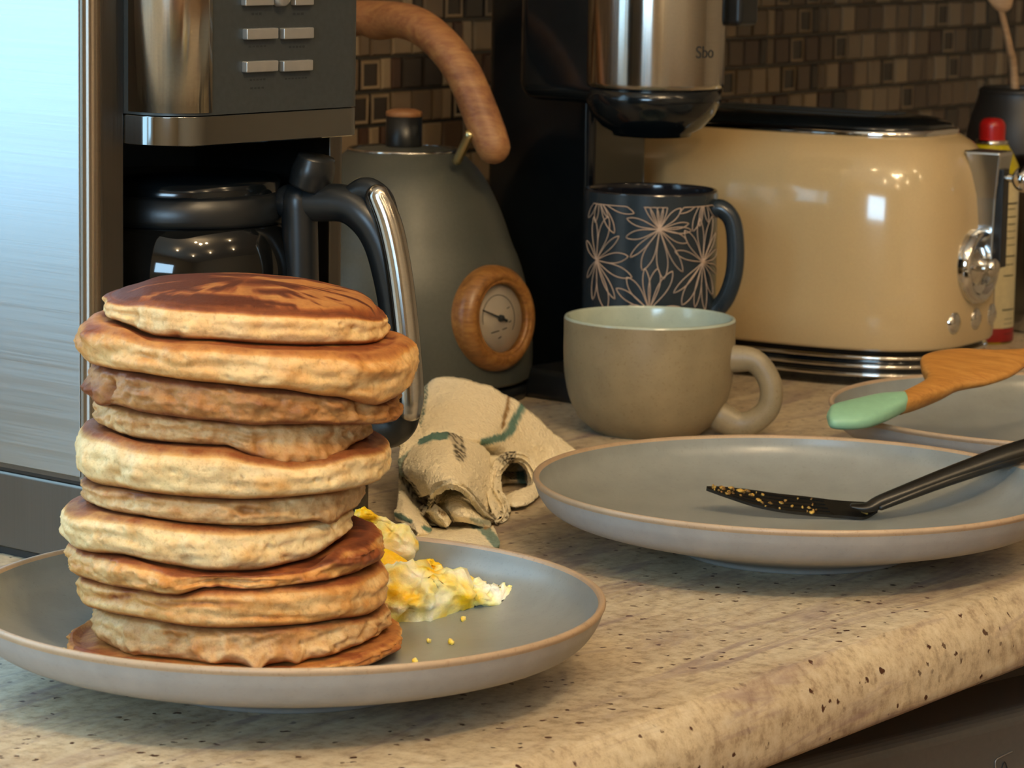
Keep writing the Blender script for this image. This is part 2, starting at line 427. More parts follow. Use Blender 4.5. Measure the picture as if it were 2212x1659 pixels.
# mosaic tiles, one mesh with grout backing
def mosaic():
    p = .0254; zs0 = .181-8*p
    vs, fs, cols = [], [], []
    sA, sB = WS1+.04, 2.2
    def face_box(s0, s1, z0, z1, d, c, frame):
        b = len(vs); e = .0012
        q = [(s0, z0), (s1, z0), (s1, z1), (s0, z1)]
        i1 = [(s0+e, z0+e), (s1-e, z0+e), (s1-e, z1-e), (s0+e, z1-e)]
        for s, z in q: vs.append((s, TW, z)); cols.append(c)
        for s, z in q: vs.append((s, TW-d+.0012, z)); cols.append(c)
        tl = (noise.noise(Vector((s0*70, z0*60, 1)))*.0006, noise.noise(Vector((s0*70, z0*60, 9)))*.0006)
        for k, (s, z) in enumerate(i1): vs.append((s, TW-d+tl[0]*(1 if k in (0, 3) else -1)+tl[1]*(1 if k < 2 else -1), z)); cols.append(c)
        for k in range(4):
            k2 = (k+1) % 4; fs.append((b+k, b+k2, b+4+k2, b+4+k)); fs.append((b+4+k, b+4+k2, b+8+k2, b+8+k))
        if frame:
            w = .0032; fc = hx('8f7c62')
            for k in range(8, 12): cols[b+k] = fc
            i2 = [(s0+w, z0+w), (s1-w, z0+w), (s1-w, z1-w), (s0+w, z1-w)]
            for s, z in i2: vs.append((s, TW-d+.0004, z)); cols.append(fc)
            for s, z in i2: vs.append((s, TW-d+.0012, z)); cols.append(c)
            for k in range(4):
                k2 = (k+1) % 4; fs.append((b+8+k, b+8+k2, b+12+k2, b+12+k)); fs.append((b+12+k, b+12+k2, b+16+k2, b+16+k))
            fs.append((b+16, b+17, b+18, b+19))
        else: fs.append((b+8, b+9, b+10, b+11))
    pal = [hx('8d7a61'), hx('75624c'), hx('97846a'), hx('5c4a3a'), hx('37302a'), hx('4b352a'), hx('a08c6e'), hx('6b5a48')]
    rnd = random.Random(11)
    g = .0013
    z = zs0; r = 0
    while z < .48:
        s = sA + (.0 if r % 2 else .013); 
        while s < sB:
            w = p if rnd.random() < .72 else p*1.0
            c = rnd.choice(pal[:4] if rnd.random() < .6 else pal[4:]); fr = rnd.random() < .16
            if fr: c = hx('2c2420')
            if rnd.random() < .18:   # a tile split into two narrow ones
                face_box(s+g, s+p/2-g/2, z+g, z+p-g, .006, c, False); face_box(s+p/2+g/2, s+p-g, z+g, z+p-g, .006, rnd.choice(pal), False)
            else: face_box(s+g, s+w-g, z+g, z+p-g, .0062, c, fr)
            s += w
        z += p; r += 1
    b = len(vs); gc = hx('2b2722')
    for s, zz in ((sA-.01, 0), (sB+.01, 0), (sB+.01, .49), (sA-.01, .49)): vs.append((s, TW-.0035, zz)); cols.append(gc)
    fs.append((b, b+1, b+2, b+3))
    o = newobj('wall_back_mosaic', vs, fs, M['tile'], None, False); setcol(o.data, cols); o.location = O0; o.rotation_euler = (0, 0, AN); return struct(o)
mosaic()
# countertop with eased front edge (profile across t, extruded along D)
def counter():
    prof = [(TW-.009, 0), (.6, 0), (.3, 0), (.012, 0), (.0012, 0), (-.0006, -.0006), (-.0032, -.0026), (-.0062, -.0056), (-.0086, -.0086), (-.0106, -.0122), (-.0120, -.0165), (-.0124, -.022), (-.0124, -.030), (-.0118, -.0345), (-.0095, -.0368), (-.006, -.0372), (.03, -.0372), (TW-.009, -.0372)]
    sA, sB = -1.6, 2.3; n = len(prof); vs = []; fs = []
    cols = 40
    for i in range(cols+1):
        s = sA+(sB-sA)*i/cols
        for t, z in prof: vs.append((s, t, z))
    for i in range(cols):
        for k in range(n):
            k2 = (k+1) % n; fs.append((i*n+k, i*n+k2, (i+1)*n+k2, (i+1)*n+k))
    fs.append(tuple(range(n))); fs.append(tuple(range(cols*n, (cols+1)*n))[::-1])
    o = newobj('countertop', vs, fs, M['stone'], None, True); weld(o); o.location = O0; o.rotation_euler = (0, 0, AN)
    return tag(o, 'speckled beige granite countertop with a rounded front edge', 'countertop')
counter()
cab = thing('base_cabinet', 'dark base cabinet below the granite countertop', 'cabinet', O0, AN)
box('cabinet_body', (-1.6, .20, ZF), (2.3, TW-.005, -.0378), M['cab'], cab, .002)
uc = thing('shading_cabinet', 'unseen dark wall cabinet added to shade the mosaic wall', 'cabinet', O0, AN)  # out of view, added and hung low to keep the right mosaic dark
box('cabinet_body', (.78, TW-.35, .385), (2.3, TW-.008, 1.1), M['cab'], uc, .002)
for s_ in (.78, 1.287, 1.794): box('door', (s_+.003, TW-.372, .382), (s_+.504, TW-.351, 1.1), M['cab'], uc, .002)
# steel door below the counter (lower right of the photo)
dA = onz(1690, 1661, -.085); dB = onz(2212, 1530, -.085)
dd = (dB-dA); dan = math.atan2(dd.y, dd.x)
dw = thing('dishwasher', 'grey steel dishwasher door with rounded top edge below the countertop', 'dishwasher', (dA.x, dA.y, -.085), dan)
pl = rounded_poly([(0, 0), (0, -.5), (.05, -.5), (.05, 0)], [.008, 0, 0, .004], 6)
vs = []; fs = []; n = len(pl)
for i, s in enumerate((-.25, .45)):
    for q in pl: vs.append((s, q.x, q.y))
for k in range(n): fs.append((k, (k+1) % n, n+(k+1) % n, n+k))
fs.append(tuple(range(n))); fs.append(tuple(range(n, 2*n))[::-1])
weld(newobj('door', vs, fs, M['dw'], dw, False))
Minv = (Matrix.Translation((dA.x, dA.y, -.085)) @ Matrix.Rotation(dan, 4, 'Z')).inverted()
nr = V(math.sin(dan), -math.cos(dan), 0)
def dwp(px, py): return Minv @ onp(px, py, dA, nr) + V(0, -.0006, 0)
mk = [dwp(2146, 1643), dwp(2150, 1640), dwp(2180, 1624)]
sweep('icon', [dwp(2150, 1668), dwp(2148, 1652), dwp(2150, 1641), dwp(2163, 1633), dwp(2184, 1623)], .0004, M['button'], dw, 8, 4)
sweep('icon', [dwp(2158, 1672), dwp(2168, 1645), dwp(2176, 1668)], .0003, M['ink'], dw, 8, 3)

# ------------------------------------------------------------------ plates
PR = .1348
def plate(x, y, label, loc_z=0.0):
    t = thing('dinner_plate', label, 'plate', (x, y, loc_z), 0)
    outer = [(0, .003), (.045, .003), (.052, .0), (.058, .0), (.062, .0035), (.08, .0082), (.1, .0134), (.118, .0182), (.1265, .0222), (.1315, .0285), (.1338, .0345)]
    rim = [(.1338, .0345), (.1346, .0362), (.1338, .0376), (.1322, .0374), (.1312, .0362)]
    inner = [(.1312, .0362), (.1296, .031), (.1262, .0262), (.119, .0212), (.108, .0168), (.09, .0128), (.06, .0108), (.02, .0102), (0, .0102)]
    k = PR/.1346
    def sc(p): return [(r*k, z) for r, z in p]
    lathe('outer_shell', sc(outer), M['plate_out'], t, 160, None, 5)
    lathe('inner_surface', sc(inner), M['plate_in'], t, 160, None, 5)
    o = lathe('rim', sc(rim), M['plate_rim'], t, 160, None, 4); o['label'] = 'bare tan rim'
    return t
P1 = (-.0934, 1.3400); P2 = (.1461, 1.6289); P3 = (.3215, 1.881)
plate(*P1, 'grey stoneware plate with tan rim under the pancake stack')
plate(*P2, 'grey stoneware plate holding only a black slotted turner')
plate(*P3, 'grey stoneware plate under the mint handled wooden spatula')

# ------------------------------------------------------------------ pancakes
XP, YP = -.113, 1.352   # axis of the stack
def seam(tab):
    """pixel seam (px, py) seen on the front of the stack -> table x -> z"""
    out = []
    for px, py in tab:
        x = (px-PX)/F*1.31; fx = min(.98, abs(x-XP)/.066); Y = YP-.064*math.sqrt(1-fx*fx)
        p = ony(px, py, Y); out.append((p.x, p.z))
    return out
SE = [seam(t) for t in (
    [(200, 656), (254, 661), (300, 657), (446, 670), (600, 678), (753, 681), (850, 690)],
    [(200, 700), (235, 706), (315, 737), (369, 741), (446, 743), (600, 754), (700, 754), (846, 744), (910, 738)],
    [(170, 790), (200, 794), (292, 806), (446, 827), (600, 839), (753, 854), (849, 860), (910, 850)],
    [(170, 872), (227, 879), (300, 896), (446, 912), (561, 924), (676, 919), (811, 916), (870, 916)],
    [(170, 926), (204, 932), (284, 957), (369, 966), (484, 972), (542, 990), (640, 1003), (696, 1000), (773, 977), (850, 965)],
    [(170, 1043), (254, 1058), (369, 1075), (523, 1086), (676, 1076), (838, 1048)],
    [(150, 1090), (188, 1096), (292, 1119), (407, 1138), (561, 1149), (715, 1140), (800, 1128)],
    [(130, 1170), (150, 1175), (254, 1197), (369, 1228), (446, 1243), (561, 1249), (676, 1232), (753, 1190), (830, 1170)],
    [(150, 1240), (177, 1246), (292, 1272), (380, 1284), (440, 1272), (600, 1269), (715, 1261), (830, 1236)],
    [(170, 1312), (204, 1320), (292, 1336), (446, 1362), (600, 1361), (740, 1348), (845, 1328)],
    [(150, 1392), (200, 1402), (292, 1424), (446, 1438), (561, 1447), (715, 1428), (845, 1376)],
)]
SPEC = [  # left px, right px, y at sides, raggedness, top brown strength, label
    (222, 848, 690, .25, 1.0, 'topmost pancake, smooth round edge and dark browned top'),
    (172, 908, 768, .55, .5, 'second pancake from the top, the widest, with a torn left end'),
    (186, 876, 860, 1.3, .55, 'thin ragged brown pancake, third from the top of the stack'),
    (203, 808, 935, .9, .5, 'fourth pancake from the top with a drooping lumpy right front'),
    (163, 850, 1000, .3, .75, 'fifth pancake from the top, thick with a smooth pale edge'),
    (176, 790, 1085, .5, .5, 'sixth pancake from the top, short and pitted'),
    (132, 768, 1140, .35, .7, 'seventh pancake from the top, jutting out furthest to the left'),
    (147, 832, 1205, 1.1, .7, 'eighth pancake from the top with a torn browned right side'),
    (168, 843, 1280, .35, .6, 'ninth pancake from the top with a folded golden edge'),
    (205, 846, 1360, 1.0, .45, 'second pancake from the bottom, shaggy with hanging crumbs'),
    (150, 872, 1408, .8, .35, 'bottom pancake lying on the plate, its right end poking out'),
]
PCM = [mk_pancake('pancake_crumb_golden', hx('ecc98f'), hx('cf9450'), hx('91502a'), hx('5c2c17')),
       mk_pancake('pancake_crumb_tan', hx('dfbf8c'), hx('bb8850'), hx('824b2a'), hx('542c18')),
       mk_pancake('pancake_crumb_pale', hx('f0d6a2'), hx('d3a566'), hx('8f522b'), hx('5e2f1a'))]
BASE = [0, .03, .26, .12, 0, .06, 0, .1, .1, .1, .12]
MI = [0, 0, 1, 1, 2, 1, 2, 0, 0, 1, 0]
LOBES = {}
for a in ((190, 735, 26, 36, .004, 1, .25, 0), (235, 742, 26, 18, .003, 1, .1, 0), (205, 715, 22, 12, .003, 1, .35, .001), (320, 770, 50, 16, -.002, 1, .1, 0), (195, 842, 22, 26, .004, 2, .3, 0), (232, 836, 8, 26, -.004, 2, .2, 0), (222, 860, 16, 16, .003, 2, .2, -.002),
          (262, 915, 50, 26, .003, 3, 0, 0), (600, 985, 80, 22, .004, 3, .1, -.0035), (700, 975, 70, 28, .004, 3, .1, -.003), (560, 960, 12, 20, -.003, 3, .1, 0), (850, 790, 50, 30, .004, 1, .1, .001), (770, 800, 60, 20, .002, 1, .05, 0), (760, 842, 70, 8, -.002, 1, .2, 0),
          (190, 995, 26, 38, .003, 4, 0, 0), (245, 1030, 20, 26, -.0035, 4, .1, 0), (300, 1018, 30, 24, .003, 4, .02, 0), (540, 1050, 90, 8, -.0015, 4, .12, 0), (530, 1100, 22, 12, -.004, 5, .35, 0), (290, 1072, 40, 8, -.002, 5, .35, 0), (715, 1118, 26, 22, .003, 5, 0, -.003), (170, 1125, 36, 30, .003, 6, 0, 0), (290, 1150, 16, 26, -.002, 6, .05, 0), (620, 1205, 14, 10, -.003, 6, .2, 0), (400, 1208, 14, 10, -.003, 6, .2, 0),
          (360, 1248, 60, 30, .005, 7, .05, -.002), (250, 1232, 60, 22, .003, 7, .0, 0), (470, 1262, 50, 30, -.006, 7, .2, .001), (790, 1200, 40, 30, .005, 7, .5, .002), (740, 1215, 50, 16, .003, 7, .45, 0), (680, 1250, 60, 16, .003, 7, .4, 0), (240, 1290, 60, 10, -.0025, 8, .4, 0), (420, 1305, 120, 7, -.002, 8, .35, 0), (600, 1335, 160, 6, -.0025, 8, .15, 0),
          (225, 1350, 30, 34, .004, 9, .0, 0), (290, 1385, 46, 30, .003, 9, 0, -.003), (455, 1412, 34, 22, .003, 9, 0, -.0022), (552, 1425, 22, 22, .004, 9, 0, -.003), (640, 1412, 18, 24, .003, 9, 0, -.0022), (510, 1395, 16, 14, -.003, 9, .1, 0), (700, 1400, 30, 20, .003, 9, .05, -.001), (380, 1380, 40, 16, -.003, 9, .1, 0), (610, 1385, 60, 16, -.003, 9, .1, 0), (185, 1398, 34, 24, .004, 10, .2, 0), (845, 1410, 30, 34, .004, 10, .3, .001), (780, 1425, 50, 22, .002, 10, .3, 0),
          (378, 728, 16, 10, -.006, 0, .4, 0), (285, 690, 12, 26, -.003, 0, .15, 0), (250, 690, 26, 26, .002, 0, .05, 0), (440, 735, 20, 8, .002, 0, 0, 0)):
    LOBES.setdefault(a[5], []).append(a)
def pix(p):
    d = p-CAM; w_ = d.dot(_f); return PX+F*d.dot(CR)/w_, PY-F*d.dot(CU)/w_
for k, (L, R_, ys, rag, br, lab) in enumerate(SPEC):
    pl_, pr_ = ony(L, ys, YP), ony(R_, ys, YP)
    xc = (pl_.x+pr_.x)/2; rr = (pr_.x-pl_.x)/2; yc = YP + (.0 if k else .002)
    top, bot = SE[k], (SE[k+1] if k < 10 else None)
    NT_, rows = 380, []
    rnd = random.Random(40+k); sd = k*13.7
    prof = []  # (rho fraction, s) s in -1..1
    for q in (0, .2, .4, .55, .68, .78, .86, .92, .96): prof.append((q, 1, 0))
    NA = 26
    for j in range(NA+1): prof.append((1, None, PI/2-PI*j/NA))
    for q in (.96, .92, .86, .78, .68, .55, .4, .2, 0): prof.append((q, -1, 0))
    vs, fs, br_at = [], [], []
    def zt(x): return interp(top, x)
    def zb(x): return interp(bot, x) if bot else .0126
    for (q, side, ang) in prof:
        if q == 0:
            x, y = xc, yc; z = zt(x)+(.0058 if k == 0 else -.0003) if side == 1 else zb(x)+.0003
            vs.append(V(x, y, z)); br_at.append(.6); rows.append([len(vs)-1]); continue
        st = len(vs)
        for i in range(NT_):
            th = 2*PI*i/NT_; ct, sn = math.cos(th), math.sin(th)
            Rr = rr*(1 + .022*noise.noise(Vector((ct*1.6, sn*1.6, sd))) + .012*rag*noise.noise(Vector((ct*5, sn*5, sd+3))) - (.03*sn*sn if sn > 0 else .02*sn*sn))
            xe = xc+Rr*ct; t_, b_ = zt(xe), zb(xe); th_ = max(.006, t_-b_)
            e = min(th_*.46, .0085); wf = 1.0
            if side is not None:
                rad = (Rr-e)*q; x, y = xc+rad*ct, yc+rad*sn
                dome = .0058*(1-(rad/(Rr))**2)*(1 if side == 1 and k == 0 else 0)
                z = zt(x)-.0003+dome if side == 1 else zb(x)+.0003
                edge = smooth01(.82, 1, q); z -= side*edge*edge*.0003
                bn = br*(.5+.45*smooth01(-.15, .15, noise.fractal(Vector((x*45, y*95, sd)), 1, 2, 4))) + .25*smooth01(.7, .95, q)
                if k == 0 and side == 1:
                    nz = noise.fractal(Vector((x*26, y*80, 3.3)), 1, 2.1, 4) + .35*noise.fractal(Vector((x*110, y*260, 7.3)), 1, 2.1, 3)
                    tk = smooth01(-.10, .16, nz + .34 - .52*smooth01(-.025, .03, x-XP)); bn = .42 + .62*tk
                bn = max(bn, .28)
                d = Vector((0, 0, side)); amp = .0004
            else:
                ca, sa = math.cos(ang), math.sin(ang)
                mid = (t_+b_)/2; hz = th_/2-.0003
                cs = max(0.0, ca)**.85
                rad = Rr-e+e*cs; x, y = xc+rad*ct, yc+rad*sn
                # waist crease: batter risen in two rolls
                cr = noise.noise(Vector((ct*2.2, sn*2.2, sd+8)))*.35
                waist = math.exp(-((sa-cr)/.28)**2)*(.0009+.0014*max(0, noise.noise(Vector((ct*3, sn*3, sd+21)))))
                rad -= waist; x, y = xc+rad*ct, yc+rad*sn
                z = mid+hz*(abs(sa)**1.0)*(1 if sa > 0 else -1)
                pt = Vector((x, y, z))
                lump = noise.fractal(Vector((x*62, y*62, z*95+sd)), 1, 2, 3)
                fine = noise.fractal(Vector((x*260, y*260, z*330+sd)), 1, 2, 3)
                shr = noise.turbulence(Vector((x*120, y*120, z*230+sd)), 4, False)
                dr = ca*(.0017*lump+.0003*fine+.0007*noise.fractal(Vector((x*38, y*38, z*300+sd)), 1, 2, 3)+rag*(.0017*(shr-.55)+.0005*fine))
                # pits where bubbles burst
                pv = noise.voronoi(Vector((x*150, y*150, z*210+sd)))[0][0]
                pick = noise.noise(Vector((x*55, y*55, z*60+sd+5)))
                if pick > .12: dr -= ca*.0016*smooth01(.32, .1, pv)
                lb_b = lb_z = 0
                if sn < .35:
                    qx, qy = pix(pt)
                    for (lx, ly, lw, lh, la, _k, lbr, lz_) in LOBES.get(k, ()):
                        d2 = ((qx-lx)/lw)**2+((qy-ly)/lh)**2
                        if d2 < 5:
                            g = math.exp(-d2*1.3)*(1+.5*noise.noise(pt*300)); dr += g*la*max(.25, ca)*.8; lb_b += g*lbr; lb_z += g*lz_*(1 if sa < .3 else .2)
                x += ct*dr; y += sn*dr; z += .0005*rag*lump*ca + lb_z
                band = noise.fractal(Vector((x*38, y*38, z*300+sd)), 1, 2, 3)
                bn = .06 + BASE[k] + .08*band + smooth01(.62, .99, abs(sa))*.72*br + .10*lump + rag*.18*max(0, shr-.4) - .02
                if sa > 0: bn += .22*math.exp(-((sa-.8)/.12)**2)*br
                bn += lb_b
                d = None
            vs.append(V(x, y, z)); br_at.append(bn)
        rows.append(list(range(st, st+NT_)))
    for a, b in zip(rows, rows[1:]):
        for i in range(NT_):
            i2 = (i+1) % NT_
            if len(a) == 1: fs.append((a[0], b[i], b[i2]))
            elif len(b) == 1: fs.append((a[i], b[0], a[i2]))
            else: fs.append((a[i], b[i], b[i2], a[i2]))
    loc = V(xc, yc, zb(xc)); vs = [v-loc for v in vs]
    o = newobj('pancake', vs, fs, PCM[MI[k]], None, True, loc)
    at = o.data.attributes.new('brown', 'FLOAT', 'POINT'); at.data.foreach_set('value', br_at)
    tag(o, lab, 'pancake', 'stacked pancakes')

# ------------------------------------------------------------------ eggs
EP1 = V(-.045, 1.365, .0); EN = V(.25, -.80, .55).normalized()
yel, pal, wht = hx('ffcc18'), hx('fff09c'), hx('fffae6')
def eggcol(w):
    def f(co, n):
        a = noise.fractal(co*75+Vector((5, w*9, 1)), 1, 2, 3); b = smooth01(-.15, .45, a+w)
        c = mixc(wht, pal, smooth01(-.7, .05, a+w)); return mixc(c, yel, b)
    return f
def egg(name, pix, o, n, th, w, label, amp=.0022, nf=110, seed=0, cat='egg piece', **k):
    pts = [onp(px, py, o, n) for px, py in pix]; c = sum(pts, Vector())/len(pts)
    ob = slab(name, [p-c for p in pts], th, M['egg'], None, 2.4, amp, nf, 16, 0, n, 4, seed, 0, eggcol(w)); ob.location = c
    return tag(ob, label, cat, 'scrambled egg pieces')
e0 = onz(900, 1330, .014)
egg('egg_piece', [(765, 1112), (790, 1108), (832, 1132), (870, 1140), (893, 1158), (903, 1192), (886, 1212), (850, 1206), (812, 1192), (790, 1155)], e0+V(-.012, .035, 0), V(.2, -.85, .48).normalized(), .016, -.15, 'pale slab of egg leaning highest against the pancakes', .0018, 120, 1.0)
egg('egg_piece', [(760, 1108), (780, 1104), (800, 1120), (832, 1128), (846, 1134), (838, 1144), (800, 1138), (770, 1126)], e0+V(-.012, .030, 0), V(.2, -.85, .48).normalized(), .010, .55, 'bright yellow strip of egg on top of the pale leaning slab', .0016, 160, 2.0)
egg('egg_piece', [(800, 1190), (850, 1200), (885, 1222), (902, 1240), (870, 1250), (820, 1250), (795, 1225)], e0+V(-.012, .020, 0), V(.1, -.7, .7).normalized(), .014, .8, 'smooth deep yellow egg piece between the slab and the big curd', .0006, 60, 3.0)
egg('egg_piece', [(914, 1222), (930, 1214), (946, 1222), (948, 1240), (932, 1247), (918, 1240)], e0+V(0, .022, 0), V(.1, -.8, .6).normalized(), .008, .6, 'tiny curled yellow egg bit above the big curd', .0022, 200, 4.0)
egg('scrambled_egg', [(810, 1250), (850, 1238), (900, 1234), (950, 1252), (1000, 1262), (1020, 1300), (995, 1308), (965, 1322), (930, 1338), (880, 1345), (830, 1340), (800, 1310)], e0, V(.05, -.62, .78).normalized(), .026, -.08, 'large curd of scrambled egg at the foot of the pancake stack', .0042, 95, 5.0, 'egg')
egg('egg_piece', [(935, 1248), (980, 1252), (1030, 1258), (1030, 1272), (985, 1282), (940, 1275)], e0+V(.002, .006, .002), V(.05, -.62, .78).normalized(), .010, .1, 'ridge of egg running along the top of the big curd', .0024, 150, 6.0)
egg('egg_piece', [(1008, 1272), (1040, 1262), (1066, 1272), (1100, 1268), (1097, 1288), (1072, 1304), (1050, 1314), (1025, 1300)], e0+V(.010, .0, .0), V(.1, -.62, .78).normalized(), .009, -.1, 'flat frilly white and yellow egg bit furthest right', .0026, 170, 7.0)
for i, (px, py, r, lb) in enumerate(((1000, 1337, 6, 'egg crumb nearest the big curd'), (1111, 1332, 4, 'lone egg crumb on the right of the plate floor'), (925, 1384, 5, 'egg crumb just right of the stack foot'), (975, 1386, 7, 'curled white egg crumb near the front rim'), (896, 1427, 6, 'yellow egg crumb beside the front rim'), (140, 1407, 7, 'yellow crumb left of the bottom pancake'))):
    d = math.hypot(*(onz(px, py, .012).xy-Vector(P1))); zz = .0108 + (0 if d < .06 else (d-.06)*.06)
    p = onz(px, py, zz+.0008); s = p.y/F
    pts = [V(math.cos(a)*r*s*(1+.3*math.sin(3*a+i)), math.sin(a)*r*s*2.2, 0) for a in [2*PI*q/8 for q in range(8)]]
    o = slab('egg_crumb', pts, .0022, M['egg'], None, 2, .0005, 500, 5, 0, V(0, 0, 1), 2, i, 0, eggcol(.2)); o.location = p
    tag(o, lb, 'crumb', 'crumbs on the pancake plate')

# ------------------------------------------------------------------ coffee machine
K = V(-.2025, 1.541, 0); KA = math.radians(50)
cm = thing('coffee_maker', 'tall coffee maker with brushed steel side and silver buttons', 'coffee maker', K, KA)
KM = (Matrix.Translation(K) @ Matrix.Rotation(KA, 4, 'Z')); KI = KM.inverted()
ZT = .37; BW = .1785; BD = -.17   # width, back depth (local +y is away)
# local coords: x=a along the front, y=-b
def cmp_(px, py, b): # pixel on plane y=-b
    return KI @ onp(px, py, KM @ V(0, -b, 0), KM.to_3x3() @ V(0, -1, 0))
box('back_body', (.004, .10, .045), (BW-.004, .17, ZT), M['black'], cm, .004)
o = prism('left_column', rounded_poly([(0, .0), (.0216, 0), (.0216, .11), (0, .11)], [.008, .001, 0, 0], 8), [(.045, 0), (ZT, 0)], M['steel_dark'], cm)
o = prism('corner_strip', [(.0065+.0074*math.cos(a), .0075+.0074*math.sin(a)) for a in [PI*(1.0+.5*q/8) for q in range(9)]]+[(.006, .006)], [(.046, 0), (ZT, 0)], M['steel_strip'], cm)
o = prism('right_column', rounded_poly([(.166, .0), (BW, 0), (BW, .11), (.166, .11)], [.001, .006, 0, 0], 8), [(.045, 0), (ZT, 0)], M['steel_dark'], cm)
o = box('side_panel', (-.0016, .0065, .0475), (.001, .168, ZT), M['steel_side'], cm, .0005); o['label'] = 'pale blue-white brushed steel side'
box('seam_gap', (.0005, .004, .043), (.17, .165, .0478), M['black'], cm, .0005)
hp = rounded_poly([(.0216, .10), (.0216, -.0335), (.1535, -.0335), (.1535, .10)], [0, .0225, .008, 0], 14)
prism('head', hp, [(.2232, 0), (.2236, 0), (ZT, 0)], M['panel'], cm)
b_ = prism('chrome_band', hp, [(.2085, .0006), (.2090, 0), (.2222, 0), (.2228, .0006)], M['chrome_dark'], cm)
# polished rounded corner of the head
cpath = rounded_poly([(.0212, .02), (.0212, -.0339), (.0469, -.0339), (.0469, .02)], [0, .0229, 0, 0], 14)
vs = []; fs = []
arc = [q for q in cpath if q.y < .0005 and q.x < .047]
arc = [Vector((.0212, -.004))] + [q for q in arc if q.y < -.005]
for q in arc: vs += [V(q.x, q.y, .2245), V(q.x, q.y, ZT)]
for i in range(len(arc)-1): fs.append((2*i, 2*i+2, 2*i+3, 2*i+1))
cc_ = V(.0437, -.0110, 0)
o = newobj('polished_corner', [v-cc_ for v in vs], fs, M['steel_v'], cm, True, cc_); sm = o.modifiers.new('s', 'SOLIDIFY'); sm.thickness = .0006; sm.offset = 1
o['label'] = 'polished steel rounded corner'
base = rounded_poly([(0, .168), (0, -.040), (.186, -.040), (.186, .168)], [.002, .03, .034, .002], 12)
base = rounded_poly([(0, .168), (0, -.030), (.186, -.030), (.186, .168)], [.002, .020, .034, .002], 12)
prism('base', base, [(.004, .002), (.0052, .0), (.041, 0), (.043, .002)], M['steel_dark'], cm)
prism('foot', base, [(0, .004), (.0041, .004)], M['black'], cm)
lathe('warming_plate', [(0, .0475), (.052, .0475), (.055, .0468), (.056, .043)], M['black_gloss'], cm, 64, (.0974, .038, 0))
# buttons
for (x0, y0, x1, y1, nm) in ((521, -18, 583, 14, 0), (628, -22, 669, 13, 0), (524, 58, 592, 87, 0), (604, 57, 669, 86, 0), (523, 128, 592, 158, 0), (603, 127, 667, 156, 0)):
    a = cmp_(x0, y1, .0335); b = cmp_(x1, y0, .0335); zc = (a.z+b.z)/2
    box('button', (a.x, -.0368, a.z+.0003), (b.x, -.0330, b.z-.0003), M['button'], cm, .0006, 2)
kn = cmp_(599, -8, .0335); lathe('selector_knob', [(0, .006), (.0035, .006), (.0046, .0052), (.0050, 0)], M['button'], cm, 40, (kn.x, -.0333, kn.z), 0, (0, -1, 0))
for (px, py, w) in ((555, 30, 24), (645, 30, 26), (557, 100, 40), (642, 101, 36), (557, 172, 36), (640, 169, 50), (556, 190, 32)):
    a = cmp_(px-w/2, py+3, .0335); b = cmp_(px+w/2, py-3, .0335); nb = max(3, int(w/7))
    vs, fs = [], []
    for i in range(nb):
        x0 = a.x+(b.x-a.x)*i/nb; x1 = x0+(b.x-a.x)/nb*.7; q = len(vs)
        dz = (.0002 if i % 2 else 0)
        vs += [V(x0, -.03362, a.z+dz), V(x1, -.03362, a.z), V(x1, -.03362, b.z), V(x0, -.03362, b.z-dz)]; fs.append((q, q+1, q+2, q+3))
    newobj('printed_mark', vs, fs, M['ink'], cm, False)
# carafe
CV = KM @ V(.0974, .038, 0); hd = V(math.cos(math.radians(-17)), math.sin(math.radians(-17)), 0); hn = V(-hd.y, hd.x, 0)
cv = thing('coffee_carafe', 'black glass coffee carafe with a curved handle under the brew head', 'carafe', (CV.x, CV.y, .0476), 0)
CI = -V(CV.x, CV.y, .0476)
lathe('glass_body', [(0, 0), (.044, 0), (.052, .004), (.058, .02), (.0610, .05), (.0612, .085), (.0602, .100), (.056, .112), (.051, .1185)], M['black_glass'], cv, 96, None, 5)
lathe('collar', [(.0505, .117), (.0535, .117), (.054, .1205), (.0535, .1305), (.051, .132), (.0, .132)], M['black'], cv, 96)
lathe('lid', [(.0495, .1318), (.0495, .137), (.046, .1395), (0, .1405)], M['black_gloss'], cv, 80)
def hpnt(px, py): return onp(px, py, CV, hn) + CI
def hps(l): return [hpnt(*q) for q in l]
sweep('handle', hps([(625, 436), (680, 438), (745, 440), (790, 468), (822, 520), (845, 600), (862, 700), (872, 800), (870, 890), (850, 925), (800, 935), (740, 925)]), [(.008, .009), (.0085, .0095), (.0095, .0095), (.0105, .0095), (.0100, .009), (.0095, .009), (.0095, .009), (.0095, .009), (.009, .009), (.0075, .009), (.007, .009), (.007, .009)], M['black'], cv, 24, 8, hn)
sweep('handle_mount', hps([(645, 432), (648, 500), (650, 600), (652, 700), (654, 800), (656, 930)]), [(.010, .009)]*6, M['black'], cv, 20, 4, hn)
sweep('handle_trim', [q-hn*.0055 for q in hps([(822, 420), (846, 480), (864, 560), (878, 660), (888, 760), (894, 850), (893, 886)])], [(.0055, .0062)]+[(.0062, .0070)]*5+[(.005, .006)], M['steel_v'], cv, 20, 8, hn)['label'] = 'polished steel grip strip'
sweep('handle_shoulder', [q-hn*.002 for q in hps([(748, 425), (790, 410), (822, 425), (838, 455)])], [(.003, .004), (.0045, .0065), (.0055, .0065), (.004, .006)], M['black'], cv, 20, 8, hn)
o = sweep('lid_lever', hps([(664, 404), (676, 372), (684, 338)]), [(.0125, .0095), (.014, .0105), (.0125, .0088)], M['black'], cv, 28, 6, hn, True, False)

